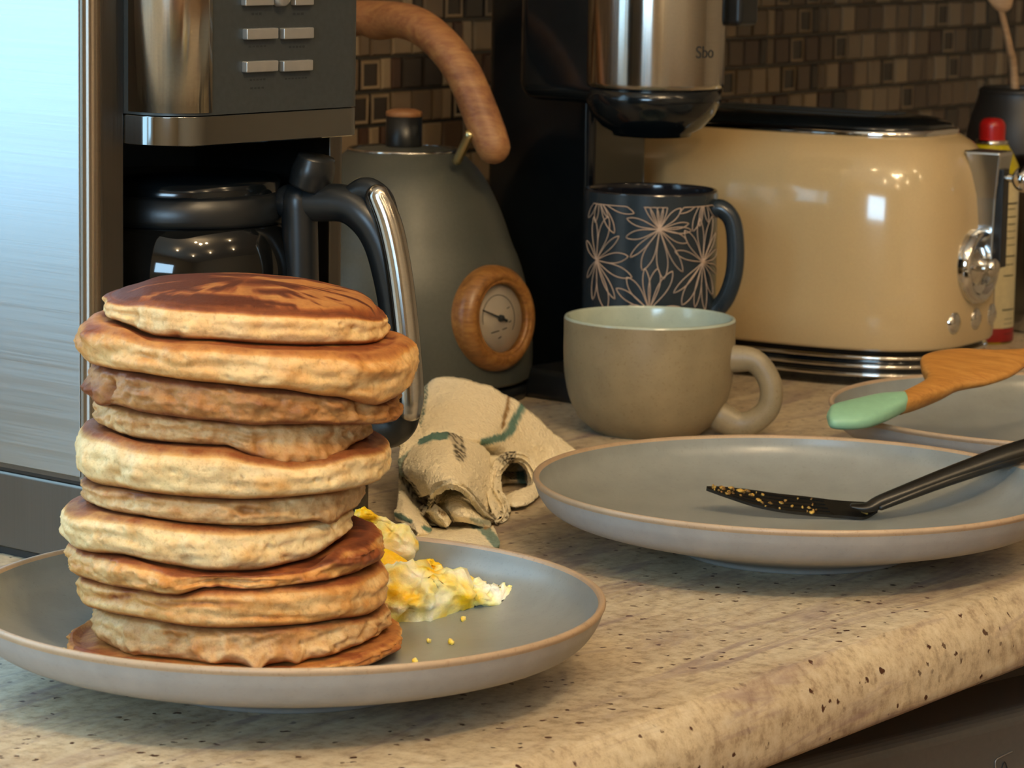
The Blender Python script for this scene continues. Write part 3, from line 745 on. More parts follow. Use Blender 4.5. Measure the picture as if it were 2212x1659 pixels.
# ------------------------------------------------------------------ kettle
KC = V(-.0739, 2.13, 0); ga = math.radians(-42); gn = V(math.cos(ga), math.sin(ga), 0); gt = V(-gn.y, gn.x, 0)
kt = thing('electric_kettle', 'matte olive grey dome kettle with arched wooden handle and round dial', 'kettle', KC, 0)
lathe('power_base', [(0, 0), (.083, 0), (.085, .002), (.085, .008), (.083, .010), (0, .010)], M['black'], kt, 96)
lathe('body', [(0, .012), (.07, .0105), (.084, .012), (.0868, .0165), (.0872, .03), (.0864, .046), (.0842, .062), (.0812, .077), (.0768, .091), (.072, .102), (.0655, .120), (.0575, .137), (.051, .1475), (.0445, .1545), (.039, .1595), (.0362, .1612)], M['kettle'], kt, 128, None, 5)
lathe('lid_ring', [(.0345, .1612), (.0366, .1608), (.0371, .1618), (.0360, .1628), (.0345, .1622)], M['chrome'], kt, 96)
lathe('lid', [(.0348, .1612), (.030, .1622), (.02, .1632), (.010, .1638), (0, .164)], M['kettle'], kt, 80, None, 4)
ln = lathe('lid_knob', [(.0, .1625), (.0118, .1625), (.012, .165), (.0118, .1835), (0, .1835)], M['black'], kt, 48)
lathe('knob_cap', [(.0118, .1835), (.0122, .1845), (.0118, .1868), (.008, .1882), (0, .1885)], M['wood_handle'], kt, 48)
def kp(px, py): return onp(px, py, KC, gt) - KC
hp_ = [kp(*q) for q in [(818, 44), (858, 43), (895, 52), (932, 75), (970, 113), (1004, 165), (1030, 225), (1052, 283), (1066, 318)]]
a0 = hp_[0].dot(gn)+.002
mir = [p - gn*(2*(p.dot(gn)-a0)) for p in hp_[:0:-1]]
pts = mir+hp_; rads = [(.0118, .0118)]*len(pts); rads[0] = rads[-1] = (.0108, .0112); rads[len(mir)] = (.0108, .013); rads[1] = rads[-2] = (.0118, .012)
sweep('handle', pts, rads, M['wood_handle'], kt, 32, 10, gt)
pa, pb = kp(1000, 349)-gt*.006, kp(1043, 284)-gt*.0115
sweep('handle_pin', [pa, (pa+pb)/2, pb], .003, M['brass'], kt, 20, 4, None, True, False)
pa2, pb2 = [p - gn*(2*(p.dot(gn)-a0)) for p in (pa, pb)]
sweep('handle_pin', [pa2, (pa2+pb2)/2, pb2], .0026, M['brass'], kt, 16, 4)
# dial, tilted with the wall of the body
gz = .335-2.075*(685+249)/7000
gax = (gn + V(0, 0, .10)).normalized()
gc = gn*.0835 + V(0, 0, gz)
dl = lathe('dial_ring', [(.0222, -.004), (.0222, .0068), (.0230, .0078), (.0243, .0082), (.0248, .0079), (.0252, .0086), (.028, .0087), (.031, .0072), (.0338, .0035), (.0345, -.001), (.0345, -.010)], M['wood_ring'], kt, 96, gc, 0, gax); dl['label'] = 'golden oak dial ring'
lathe('dial_face', [(0, .0025), (.0221, .0025), (.0222, .0015)], M['dial_face'], dl, 64, None, 0, gax)
def q_on(ax):
    return Vector((0, 0, 1)).rotation_difference(Vector(ax))
up_ = (V(0, 0, 1)-gax*gax.z).normalized(); rt_ = up_.cross(gax).normalized()   # right as seen from outside
def dp(x, y, h=.0034): return rt_*x + up_*y + gax*h
sweep('needle', [dp(-.0155, .0065, .004), dp(-.004, .002, .004), dp(.0065, -.0022, .004)], [(.0004, .0003), (.0006, .0005), (.0009, .0007)], M['ink'], dl, 8, 3)
lathe('needle_hub', [(0, .0062), (.0018, .006), (.0022, .0035)], M['ink'], dl, 24, dp(.001, 0, 0), 0, gax)
sweep('scale_arc', [dp(.0150*math.cos(a), .0150*math.sin(a), .0027) for a in [math.radians(190-14*i) for i in range(17)]], .00022, M['ink'], dl, 6, 2)
for x, y, w in ((-.004, -.0085, .0035), (.005, -.0072, .002), (0, -.0125, .0012), (.0095, .006, .0012), (.0105, -.003, .001)):
    sweep('scale_mark', [dp(x-w, y-.0004, .0027), dp(x+w, y+.0004, .0027)], .0003, M['ink'], dl, 6, 2)
lathe('dial_glass', [(0, .0078), (.012, .0074), (.0222, .0062)], None, dl, 64, None, 3, gax)
tg = NT('clear_dial_glass'); tg.set(Base_Color=(1., 1., 1.), Roughness=.02, Transmission_Weight=1.0, IOR=1.1); [c for c in dl.children if c.name.startswith('dial_glass')][0].data.materials.append(tg.m)

# ------------------------------------------------------------------ single cup brewer (black column, steel head) behind the mugs
BA = math.radians(50); BC = V(.088, 2.105, 0)
bw = thing('pod_coffee_brewer', 'black pod coffee brewer with round steel head above the patterned mug', 'coffee brewer', BC, BA)
BM = Matrix.Translation(BC) @ Matrix.Rotation(BA, 4, 'Z'); BI = BM.inverted()
fr = BI @ ony(1272, 500, 2.16); le = BI @ ony(1048, 300, 2.26); ri = BI @ ony(1399, 400, 2.20)
yf = fr.y; x0 = fr.x
nrm_ = BM.to_3x3() @ V(0, -1, 0)
xr = (BI @ onp(1399, 400, BM @ V(0, yf, 0), nrm_)).x
nrx = BM.to_3x3() @ V(-1, 0, 0)
yb = (BI @ onp(1048, 250, BM @ V(x0, 0, 0), nrx)).y
prism('column', rounded_poly([(x0, yf), (xr, yf), (xr, yb), (x0, yb)], [.006, .006, .008, .008], 8), [(0.0, 0), (.355, 0)], M['black_gloss'], bw)
# head: round steel drum joined to the column
hr = .0462
lathe('steel_drum', [(0, .2068), (.0425, .2068), (.0455, .2078), (hr, .2105), (hr, .335), (.044, .34), (0, .34)], M['steel_v'], bw, 128)
box('head_bridge', (-.040, .0, .196), (.030, yf+.02, .335), M['black_gloss'], bw, .012, 4)
lathe('brew_collar', [(0, .1755), (.025, .1755), (.0262, .178), (.033, .1815), (.0405, .190), (.0445, .1985), (.0448, .2066), (0, .2066)], M['black_gloss'], bw, 96)
lathe('drip_tray', [(0, .024), (.046, .024), (.049, .0225), (.050, .02), (.050, .0), (0, 0)], M['black'], bw, 80)
box('tray_bridge', (-.042, .0, .0), (.035, yf+.01, .02), M['black'], bw, .004)
box('latch', (.030, -.046, .247), (.052, -.018, .30), M['black'], bw, .004)
def text_mesh(name, s, size, mat, parent, fn):
    cu = bpy.data.curves.new(name, 'FONT'); cu.body = s; cu.size = size; cu.extrude = 0
    to = bpy.data.objects.new(name, cu); C.objects.link(to); bpy.context.view_layer.update()
    me = bpy.data.meshes.new_from_object(to.evaluated_get(bpy.context.evaluated_depsgraph_get()))
    bpy.data.objects.remove(to)
    for v in me.vertices: v.co = fn(v.co)
    o = bpy.data.objects.new(name, me); C.objects.link(o); me.materials.clear(); me.materials.append(mat); o.parent = parent; return o
tz = .335-2.075*(112+249)/7000
a_t = math.asin((1470-1388)/152.0); a_w = -PI/2 + a_t - BA
def bend(co):
    a = a_w + co.x/hr; r = hr+.0002; return V(r*math.cos(a), r*math.sin(a), tz+co.y)
text_mesh('lettering', 'Sbo', .011, M['ink'], bw, bend)

# ------------------------------------------------------------------ mugs
def mug_handle(name, pts, rads, mat, parent, up): return sweep(name, pts, rads, mat, parent, 24, 10, up)
MC = V(.0848, 1.992, 0)
m1 = thing('tea_cup', 'wide sand coloured mug with pale green inside in front of the patterned mug', 'mug', MC, 0)
R1 = .0533; Z1 = .0715
lathe('body', [(0, .002), (.028, .002), (.030, 0), (.0335, .0), (.036, .002), (.0435, .0095), (.0492, .021), (.0522, .035), (.0532, .050), (.0532, .062), (R1, .0705)], M['mug_out'], m1, 128, None, 5)
lathe('inside', [(R1, .0705), (R1-.0006, .0717), (R1-.0018, .0719), (R1-.003, .0705), (.0492, .06), (.049, .045), (.046, .025), (.038, .012), (.02, .0065), (0, .006)], M['mug_in'], m1, 128, None, 5)['label'] = 'pale green glazed inside'
h_n = V(-.10, .99, 0); h_p = MC
def m1p(px, py): return onp(px, py, MC+V(0, -.002, 0), V(.22, .975, 0)) - MC
mug_handle('handle', [m1p(*q) for q in [(1560, 775), (1590, 775), (1625, 778), (1650, 800), (1666, 838), (1660, 880), (1632, 908), (1596, 918), (1556, 900)]], [(.0075, .009), (.0062, .0085), (.0056, .0075), (.0056, .0072), (.0058, .0072), (.0058, .0072), (.0056, .0075), (.006, .0085), (.0075, .0095)], M['mug_out'], m1, V(.22, .975, 0))
M2C = V(.0885, 2.101, .024)
m2 = thing('coffee_mug', 'dark slate blue mug with cream line drawn flowers, under the brewer head', 'mug', M2C, 0)
R2 = .0432; H2 = .335-M2C.y*(400+249)/7000 - .024 + .001
lathe('body', [(0, .001), (.030, .001), (.032, 0), (.036, 0), (.0385, .002), (.042, .008), (.0432, .018), (.0436, .04), (.0434, .07), (.0432, H2-.001)], M['navy'], m2, 128, None, 5)
lathe('inside', [(R2, H2-.001), (R2-.0005, H2), (R2-.0018, H2), (R2-.003, H2-.002), (.040, H2-.02), (.040, .02), (.037, .01), (0, .006)], M['navy_in'], m2, 128, None, 4)
def m2p(px, py): return onp(px, py, M2C, V(.30, .954, 0)) - M2C
mug_handle('handle', [m2p(*q) for q in [(1535, 452), (1560, 452), (1582, 478), (1589, 530), (1586, 590), (1570, 640), (1548, 668), (1528, 680)]], [(.0065, .006), (.0062, .006), (.0052, .0058), (.005, .0058), (.005, .0058), (.005, .0058), (.005, .006), (.006, .0065)], M['navy'], m2, V(.30, .954, 0))
# flowers: pixel drawing mapped onto the cylinder
def cyl(px, py, r=R2+.0006):
    d = ray(px, py); o = CAM - M2C; a = d.x**2+d.y**2; b = 2*(o.x*d.x+o.y*d.y); c = o.x**2+o.y**2-r*r
    dis = b*b-4*a*c
    if dis < 0: dis = 0
    t = (-b-math.sqrt(dis))/(2*a); p = o+d*t; return math.atan2(p.y, p.x), p.z
FL = [((1425, 496), [(1354, 472), (1352, 513), (1361, 556), (1387, 584), (1434, 603), (1475, 588), (1485, 524), (1494, 498), (1488, 483), (1471, 450), (1441, 437), (1427, 436), (1408, 437), (1391, 437)], .105),
      ((1288, 562), [(1283, 468), (1314, 468), (1337, 510), (1357, 554), (1365, 599), (1328, 646), (1310, 670), (1280, 648), (1268, 600), (1267, 520)], .11),
      ((1518, 566), [(1511, 472), (1539, 467), (1546, 502), (1479, 498), (1458, 543), (1455, 633), (1473, 659), (1501, 664), (1523, 670), (1539, 637), (1549, 590), (1549, 540)], .10),
      ((1402, 670), [(1331, 623), (1354, 599), (1393, 580), (1421, 580), (1453, 586), (1471, 665), (1356, 662)], .11),
      ((1294, 428), [(1370, 461), (1327, 504), (1313, 470), (1285, 480), (1271, 470)], .10),
      ((1520, 426), [(1468, 461), (1497, 500), (1511, 490), (1530, 480), (1547, 470)], .10)]
def petal_line(c, t, w, parent, h0, h1):
    (a0, z0), (a1, z1) = c, t
    L = math.hypot((a1-a0)*R2, z1-z0); ux, uz = (a1-a0)*R2/L, (z1-z0)/L
    pts = []
    for k in range(21):
        s = k/20; wv = 1.0*w*L*max(0, math.sin(PI*s**1.5))**.75
        pts.append((s, wv))
    loop = [(s, wv) for s, wv in pts] + [(s, -wv) for s, wv in pts[::-1]]
    P = []
    for s, wv in loop:
        wx, wz = ux*L*s - uz*wv, uz*L*s + ux*wv
        z = z0+wz
        z = min(h1, max(h0, z)); a = a0+wx/R2; r = .0436+.00015
        P.append(V(r*math.cos(a), r*math.sin(a), z))
    return P
fpar = None
def flower(c, tips, w, rot=0):
    cc = (c[0]+rot, c[1]); vs, fs = [], []
    for i, t in enumerate(tips):
        P = petal_line(cc, (t[0]+rot, t[1]), w*(1+.25*math.sin(i*2.3)), m2, .006, H2-.008)
        rr_ = .00036; q0 = len(vs)
        for j, p in enumerate(P):
            tdir = (P[min(j+1, len(P)-1)]-P[max(j-1, 0)])
            if tdir.length < 1e-8: tdir = V(0, 0, 1)
            tdir.normalize(); nv = V(p.x, p.y, 0).normalized(); b = tdir.cross(nv).normalized()
            for kx, ky in ((1, 0), (0, 1), (-1, 0), (0, -.3)): vs.append(p + b*rr_*kx + nv*rr_*.7*ky)
        for j in range(len(P)-1):
            for kk in range(4): fs.append((q0+j*4+kk, q0+j*4+(kk+1) % 4, q0+j*4+4+(kk+1) % 4, q0+j*4+4+kk))
    newobj('flower_drawing', vs, fs, M['line'], m2)
for c, tips, w in FL: flower(cyl(*c), [cyl(*t) for t in tips], w)
for rot in (2.3, 3.9): 
    for c, tips, w in FL[:1]+FL[3:4]: flower(cyl(*c), [cyl(*t) for t in tips], w, rot)

# ------------------------------------------------------------------ toaster
TA = math.radians(-33); TC = V(.2016, 2.2974, 0); TMt = Matrix.Translation(TC) @ Matrix.Rotation(TA, 4, 'Z'); TI = TMt.inverted()
ta, tb = .139, .086
def sup(a, b, n=3.0, m=120):
    out = []
    for i in range(m):
        t = 2*PI*i/m; c, s = math.cos(t), math.sin(t)
        out.append(Vector((a*abs(c)**(2/n)*(1 if c > 0 else -1), b*abs(s)**(2/n)*(1 if s > 0 else -1))))
    return out
tt_ = thing('toaster', 'cream enamel toaster with chrome dial, black top and ribbed chrome base', 'toaster', TC, TA)
def rings(name, spec, mat, parent, n=3.0):
    vs, fs = [], []; m = 120
    for (z, i) in spec: vs += [V(q.x, q.y, z) for q in sup(ta-i, tb-i, n)]
    for j in range(len(spec)-1):
        for k in range(m): fs.append((j*m+k, j*m+(k+1) % m, (j+1)*m+(k+1) % m, (j+1)*m+k))
    fs.append(tuple(range(m))[::-1]); fs.append(tuple(range((len(spec)-1)*m, len(spec)*m)))
    o = newobj(name, vs, fs, mat, parent)
    for p in o.data.polygons:
        if len(p.vertices) > 4: p.use_smooth = False
    return o
body_spec = [(.0255, .003), (.0262, .0012), (.028, 0), (.05, -.0005), (.08, 0), (.11, .0012), (.13, .003), (.145, .0062), (.155, .0105), (.1625, .0165), (.168, .024), (.1712, .032), (.1728, .040), (.1735, .050)]
rings('body', body_spec, M['cream'], tt_, 3.2)
rings('base', [(0, .010), (.004, .006), (.0255, .006)], M['black_gloss'], tt_, 3.2)
for zz in (.0085, .0145, .0205): rings('base_rib', [(zz-.0016, .0062), (zz-.0009, .0030), (zz+.0009, .0030), (zz+.0016, .0062)], M['chrome'], tt_, 3.2)
rings('top_panel', [(.169, .030), (.1745, .0295), (.1765, .032), (.1795, .040), (.181, .052)], M['black_gloss'], tt_, 3.2)
rings('top_trim', [(.1680, .0262), (.1722, .0262), (.1738, .0285), (.1738, .031)], M['chrome'], tt_, 3.2)
for y in (-.016, .016): box('bread_slot', (-.07, y-.008, .1805), (.07, y+.008, .1817), M['ink'], tt_, .0004)
ez = ony(2098, 582, 2.2).z
gx = ta+.0003
lathe('dial_plate', [(0, .003), (.017, .003), (.019, .0042), (.0205, .0068), (.023, .0075), (.0252, .0060), (.0262, .0020), (.0262, -.006)], M['chrome'], tt_, 96, (gx, -.001, ez), 0, (1, 0, 0))
lathe('dial_knob', [(0, .017), (.004, .0168), (.0062, .0150), (.0068, .012), (.0062, .008), (.009, .005), (.013, .003)], M['chrome'], tt_, 48, (gx, -.001, ez), 0, (1, 0, 0))
box('dial_grip', (gx+.004, -.014, ez-.0022), (gx+.014, .012, ez+.0022), M['chrome'], tt_, .0018)
bz = ony(2090, 698, 2.2).z
for y in (-.028, .003, .031):
    xx = ta*(1-(abs(y)/tb)**3.2)**(1/3.2)
    lathe('button', [(0, .0030), (.005, .0024), (.0074, .001), (.0080, -.002)], M['chrome'], tt_, 40, (xx, y, bz), 0, (1, 0, 0))
# lever housing and ball
l0 = ony(2130, 335, 2.19).z; l1 = ony(2150, 628, 2.19).z
vs = []
for (z, w, d0, d1) in ((l0, .013, -.012, .020), (l0-.002, .0135, -.01, .0215), (l1+.06, .0085, -.004, .0155), (l1+.003, .0065, -.003, .012), (l1, .006, -.003, .010)):
    yo = .012
    vs += [V(ta+d0, yo-w, z), V(ta+d1*.68, yo-w*.8, z), V(ta+d1*.68, yo+w*.8, z), V(ta+d0, yo+w, z)]
fs = [(0, 1, 2, 3)]
for j in range(4):
    for k in range(4): fs.append((j*4+k, j*4+(k+1) % 4, j*4+4+(k+1) % 4, j*4+4+k))
fs.append((16, 19, 18, 17))
o = newobj('lever_housing', vs, fs, M['satin'], tt_, False); weld(o); bv = o.modifiers.new('b', 'BEVEL'); bv.width = .0012; bv.segments = 3
lz = ony(2200, 400, 2.17).z
box('lever_slot', (ta+.0085, .007, l1+.012), (ta+.0152, .017, l0-.012), M['black'], tt_, .001)
sweep('lever_stem', [V(ta+.012, .012, lz), V(ta+.024, .012, lz)], .0028, M['chrome'], tt_, 14, 3)
bm = bmesh.new(); bmesh.ops.create_uvsphere(bm, u_segments=32, v_segments=20, radius=.0092); me = bpy.data.meshes.new('lever_ball'); bm.to_mesh(me); bm.free(); me.materials.append(M['chrome'])
me.polygons.foreach_set('use_smooth', [True]*len(me.polygons)); o = bpy.data.objects.new('lever_ball', me); C.objects.link(o); o.parent = tt_; o.location = (ta+.029, .012, lz)

# ------------------------------------------------------------------ things behind the toaster
sc_ = ony(2127, 700, 2.43); SC = V(sc_.x, 2.43, 0)
sp = thing('spray_can', 'yellow spray can with red cap and cream label behind the toaster', 'spray can', SC, 0)
def zat(py, Y, px=2140): return ony(px, py, Y).z
zr = zat(308, 2.43)
lathe('can_body', [(0, 0), (.0205, 0), (.0212, .0015), (.0212, zr-.022), (.0205, zr-.016), (.0165, zr-.008), (.0128, zr-.002), (.0125, zr-.0015), (0, zr-.0015)], M['yellow'], sp, 72)
lathe('label_wrap', [(.0214, .012), (.02155, .0125), (.02155, zr-.028), (.0214, zr-.0275)], M['label'], sp, 72)
lathe('red_band', [(.0214, .0015), (.0216, .002), (.0216, .0115), (.0214, .012)], M['label_red'], sp, 72)
lathe('metal_collar', [(0, zr-.002), (.0118, zr-.002), (.0122, zr), (.0118, zr+.0022), (0, zr+.0022)], M['chrome'], sp, 48)
lathe('cap', [(.0098, zr+.002), (.0099, zr+.010), (.0096, zr+.014), (.0075, zr+.0172), (.004, zr+.0185), (0, zr+.0188)], M['red'], sp, 48, None, 3)
def canring(zz, a0, a1, th, rr_=.02175):
    vs, fs = [], []
    for i in range(9):
        a = a0+(a1-a0)*i/8
        for dz in (-th, th): vs.append(V(rr_*math.cos(a), rr_*math.sin(a), zz+dz))
    for i in range(8): fs.append((2*i, 2*i+2, 2*i+3, 2*i+1))
    newobj('label_print', vs, fs, M['ink'], sp, False)
for py, th, a0, a1 in ((440, .0006, -1.1, -.45), (452, .0003, -1.0, -.6), (469, .0004, -1.1, -.5), (485, .0004, -1.0, -.55), (500, .0003, -1.0, -.5), (515, .0003, -1.05, -.55), (530, .0003, -1.0, -.5), (554, .0005, -1.1, -.5), (572, .0003, -1.1, -.6), (596, .0004, -1.1, -.55), (670, .0005, -1.1, -.4), (690, .0002, -1.0, -.5), (700, .0002, -1.0, -.5), (710, .0002, -1.0, -.5), (722, .0002, -1., -.5), (740, .0003, -1.1, -.5)):
    canring(zat(py, 2.41), a0, a1, th)
# stoneware crock with a wooden spoon
CK = ony(2200, 300, 2.62); CKc = V(CK.x, 2.62, 0); zc = zat(190, 2.62)
ck = tag(lathe('utensil_crock', [(0, 0), (.038, 0), (.043, .006), (.0455, .05), (.043, zc*.75), (.034, zc-.008), (.0335, zc-.002), (.0315, zc), (.030, zc-.006), (.038, zc*.6), (.038, .01), (0, .008)], M['crock'], None, 72, CKc, 4), 'dark stoneware crock at the far right behind the spray can', 'crock')
w0, w1, w2 = ony(2160, 12, 2.60), ony(2180, 100, 2.61), ony(2192, 190, 2.62)
ws = thing('wooden_spoon', 'pale wooden spoon standing upright in the dark crock', 'spoon', CKc + V(0, 0, .012), 0)
wl = CKc+V(0, 0, .012)
sweep('shaft', [w0-wl, w1-wl, w2-wl, V(.008, .004, .02)], [.0025, .003, .0035, .004], M['spoon'], ws, 12, 8)
bp = [ony(x, y, 2.60)-wl for x, y in ((2128, -14), (2140, 10), (2158, 26), (2178, 24), (2188, 5), (2186, -40), (2160, -70), (2134, -50))]
slab('bowl', bp, .008, M['spoon'], ws, 2.2, 0, 1, 10)
# steel pot at the right edge
pt = ony(2278, 500, 2.50); PT = V(pt.x, 2.50, 0); zp = zat(330, 2.52)
pot = thing('steel_pot', 'shiny steel pot cut off by the right side of the photo', 'pot', PT, 0)
lathe('pot_body', [(0, 0), (.034, 0), (.038, .004), (.041, .02), (.042, zp-.025), (.040, zp-.012)], M['satin'], pot, 96)
lathe('pot_lid', [(.0405, zp-.012), (.043, zp-.011), (.0435, zp-.009), (.041, zp-.005), (.03, zp+.001), (.012, zp+.005), (0, zp+.006)], M['satin'], pot, 96, None, 3)
lathe('lid_knob', [(.004, zp+.005), (.004, zp+.012), (.009, zp+.016), (.009, zp+.02), (0, zp+.022)], M['black'], pot, 32)

# ------------------------------------------------------------------ wooden spatula with mint handle on plate 3
ax = V(math.cos(math.radians(27)), math.sin(math.radians(27)), 0); pv = V(-ax.y, ax.x, 0)
tilt = math.radians(16); sn_ = (pv*math.cos(tilt)+V(0, 0, 1)*math.sin(tilt)); rise = math.radians(2.5)
ax2 = (ax*math.cos(rise)+V(0, 0, 1)*math.sin(rise)).normalized(); pn = ax2.cross(sn_).normalized()
so = onz(1800, 895, .047)
def spp(px, py): return onp(px, py, so, pn) - so
ws2 = thing('wooden_spatula', 'wooden spatula with mint green handle end resting on the rear plate', 'spatula', so, 0)
def loft(name, pairs, thick, mat, parent, nrm, sub=6, m=16, belly=0.0):
    """pairs: (left, right) points; lens section"""
    A = catmull([p[0] for p in pairs], sub); B = catmull([p[1] for p in pairs], sub)
    T = catmull([(t, 0, 0) for t in thick], sub)
    vs, fs = [], []; n = 2*m
    for a, b, t in zip(A, B, T):
        for k in range(n):
            an_ = 2*PI*k/n; c, s = math.cos(an_), math.sin(an_)
            u = .5-.5*(abs(c)**.75)*(1 if c > 0 else -1)
            h = (abs(s)**.8)*(1 if s > 0 else -1)*t.x/2
            if s < 0: h -= belly*(1-(2*u-1)**2)
            vs.append(a+(b-a)*u+nrm*h)
    L = len(A)
    for j in range(L-1):
        for k in range(n): fs.append((j*n+k, j*n+(k+1) % n, (j+1)*n+(k+1) % n, (j+1)*n+k))
    fs.append(tuple(range(n))[::-1]); fs.append(tuple(range((L-1)*n, L*n)))
    o = newobj(name, vs, fs, mat, parent); return weld(o, 1e-6)
hpairs = [((1790, 888), (1785, 900)), ((1800, 880), (1800, 918)), ((1850, 868), (1865, 918)), ((1900, 858), (1915, 902)), ((1945, 856), (1955, 880)), ((1952, 856), (1961, 874))]
loft('handle_grip', [(spp(*a), spp(*b)) for a, b in hpairs], [.003, .009, .011, .011, .010, .008], M['mint'], ws2, pn)['label'] = 'mint green painted handle end'
wpairs = [((1935, 858), (1952, 880)), ((1965, 845), (1990, 868)), ((2000, 822), (2040, 850)), ((1990, 795), (2080, 835)), ((1995, 770), (2140, 826)), ((2060, 757), (2190, 808)), ((2140, 762), (2230, 780)), ((2215, 760), (2290, 758)), ((2300, 745), (2320, 745))]
loft('blade', [(spp(*a), spp(*b)) for a, b in wpairs], [.008, .009, .009, .0085, .008, .0075, .007, .006, .003], M['wood_spat'], ws2, pn, 8, 16, .0035)

# ------------------------------------------------------------------ black slotted turner on plate 2
to = onz(1880, 1112, .0135); thn = math.radians(0)
tn = thing('slotted_turner', 'black nylon slotted turner with batter bits lying across the plate', 'turner', to, 0)
# head plane: rises towards the tip on the left, far edge slightly higher
hx_ax = V(-1, .10, .12).normalized(); hy_ax = V(.10, .96, .20).normalized(); hN = hy_ax.cross(hx_ax).normalized()
if hN.z < 0: hN = -hN
def tp(px, py): return onp(px, py, to, hN) - to
upper = [(1526, 1053), (1556, 1048), (1620, 1050), (1680, 1056), (1740, 1062), (1800, 1072), (1850, 1080), (1895, 1088)]
lower = [(1526, 1057), (1570, 1067), (1635, 1083), (1700, 1093), (1760, 1099), (1820, 1106), (1868, 1113), (1896, 1104)]
U = catmull([tp(*q) for q in upper], 8); Lw = catmull([tp(*q) for q in lower], 8)
nl = len(U); bars = [(0, .13), (.22, .35), (.43, .57), (.65, .78), (.87, 1.0)]
vs, fs = [], []
def strip(i0, i1, u0, u1, th=.0016):
    b = len(vs)
    for i in range(i0, i1+1):
        for u in (u0, u1):
            p = U[i].lerp(Lw[i], u); bow = hN*(-.0035*math.sin(PI*i/nl))
            vs.append(p+bow+hN*th/2); vs.append(p+bow-hN*th/2)
    m = i1-i0+1
    for j in range(m-1):
        a = b+j*4; fs.extend([(a, a+2, a+6, a+4), (a+1, a+5, a+7, a+3), (a, a+4, a+5, a+1), (a+2, a+3, a+7, a+6)])
    fs.append((b, b+1, b+3, b+2)); a = b+(m-1)*4; fs.append((a, a+2, a+3, a+1))
strip(0, 10, 0, 1); strip(nl-20, nl-1, 0, 1)
for u0, u1 in bars: strip(9, nl-19, u0, u1)
o = newobj('head', vs, fs, M['nylon'], tn, False); weld(o, 1e-6)
hpl = V(0, 1, 0)
def hp2(px, py, Y): return ony(px, py, Y) - to
Y0 = to.y
shaft = [((1840, 1092), 0), ((1872, 1096), -.001), ((1902, 1084), 0), ((1960, 1060), .004), ((2030, 1033), .010), ((2100, 1008), .016), ((2170, 984), .022), ((2260, 958), .030), ((2400, 920), .04)]
pts = [hp2(px, py, Y0+dy) for (px, py), dy in shaft]
sweep('handle', pts, [(.0010, .005), (.0026, .0052), (.0036, .0046), (.0036, .0055), (.0040, .0062), (.0046, .0070), (.0052, .0076), (.0056, .008), (.006, .008)], M['nylon'], tn, 20, 8, V(0, 0, 1))
sweep('handle_rib', [p+V(0, -.004, -.0022) for p in pts[2:]], [(.0016, .0018), (.0022, .0026), (.0026, .003), (.003, .0034), (.0034, .0038), (.0036, .004), (.0036, .004)], M['nylon'], tn, 14, 8, V(0, 0, 1))
for i, (px, py, r) in enumerate(((1560, 1052, 7), (1580, 1050, 5), (1600, 1054, 8), (1625, 1062, 6), (1650, 1060, 5), (1575, 1060, 6), (1640, 1072, 7), (1665, 1078, 5), (1690, 1076, 5), (1755, 1098, 6), (1712, 1084, 4), (1735, 1086, 4), (1600, 1064, 4), (1868, 1108, 6), (1615, 1053, 5))):
    c = tp(px, py) + hN*.0002 + hN*(-.0030*math.sin(PI*min(1, max(0, (px-1530)/330)))); s = Y0/F*r
    pts_ = [c + hx_ax*math.cos(a)*s*(1+.4*math.sin(i+2*a)) + hy_ax*math.sin(a)*s*1.2 for a in [2*PI*q/7 for q in range(7)]]
    slab('batter_bit', pts_, .0018, M['egg'], tn, 2, .0004, 600, 4, 0, hN, 2, i, 0, lambda co, n: mixc(hx('caa24c'), hx('6f5222'), smooth01(-.3, .3, noise.noise(co*400))))

rb = random.Random(5)
for i in range(26):
    px = 1540+rb.random()**1.6*230; f_ = (px-1530)/330; py = 1050+20*f_+rb.random()*(6+30*min(1, f_*2.2))
    c = tp(px, py) + hN*(.0008-.0030*math.sin(PI*min(1, max(0, f_)))); s = Y0/F*rb.uniform(1.8, 4.2)
    pts_ = [c + hx_ax*math.cos(a)*s*(1+.5*math.sin(i+2*a)) + hy_ax*math.sin(a)*s*1.6 for a in [2*PI*q/7 for q in range(7)]]
    slab('batter_bit', pts_, .0012, M['egg'], tn, 2, .0003, 700, 3, 0, hN, 2, i, 0, lambda co, n: mixc(hx('b5914a'), hx('5d4420'), smooth01(-.3, .3, noise.noise(co*500))))

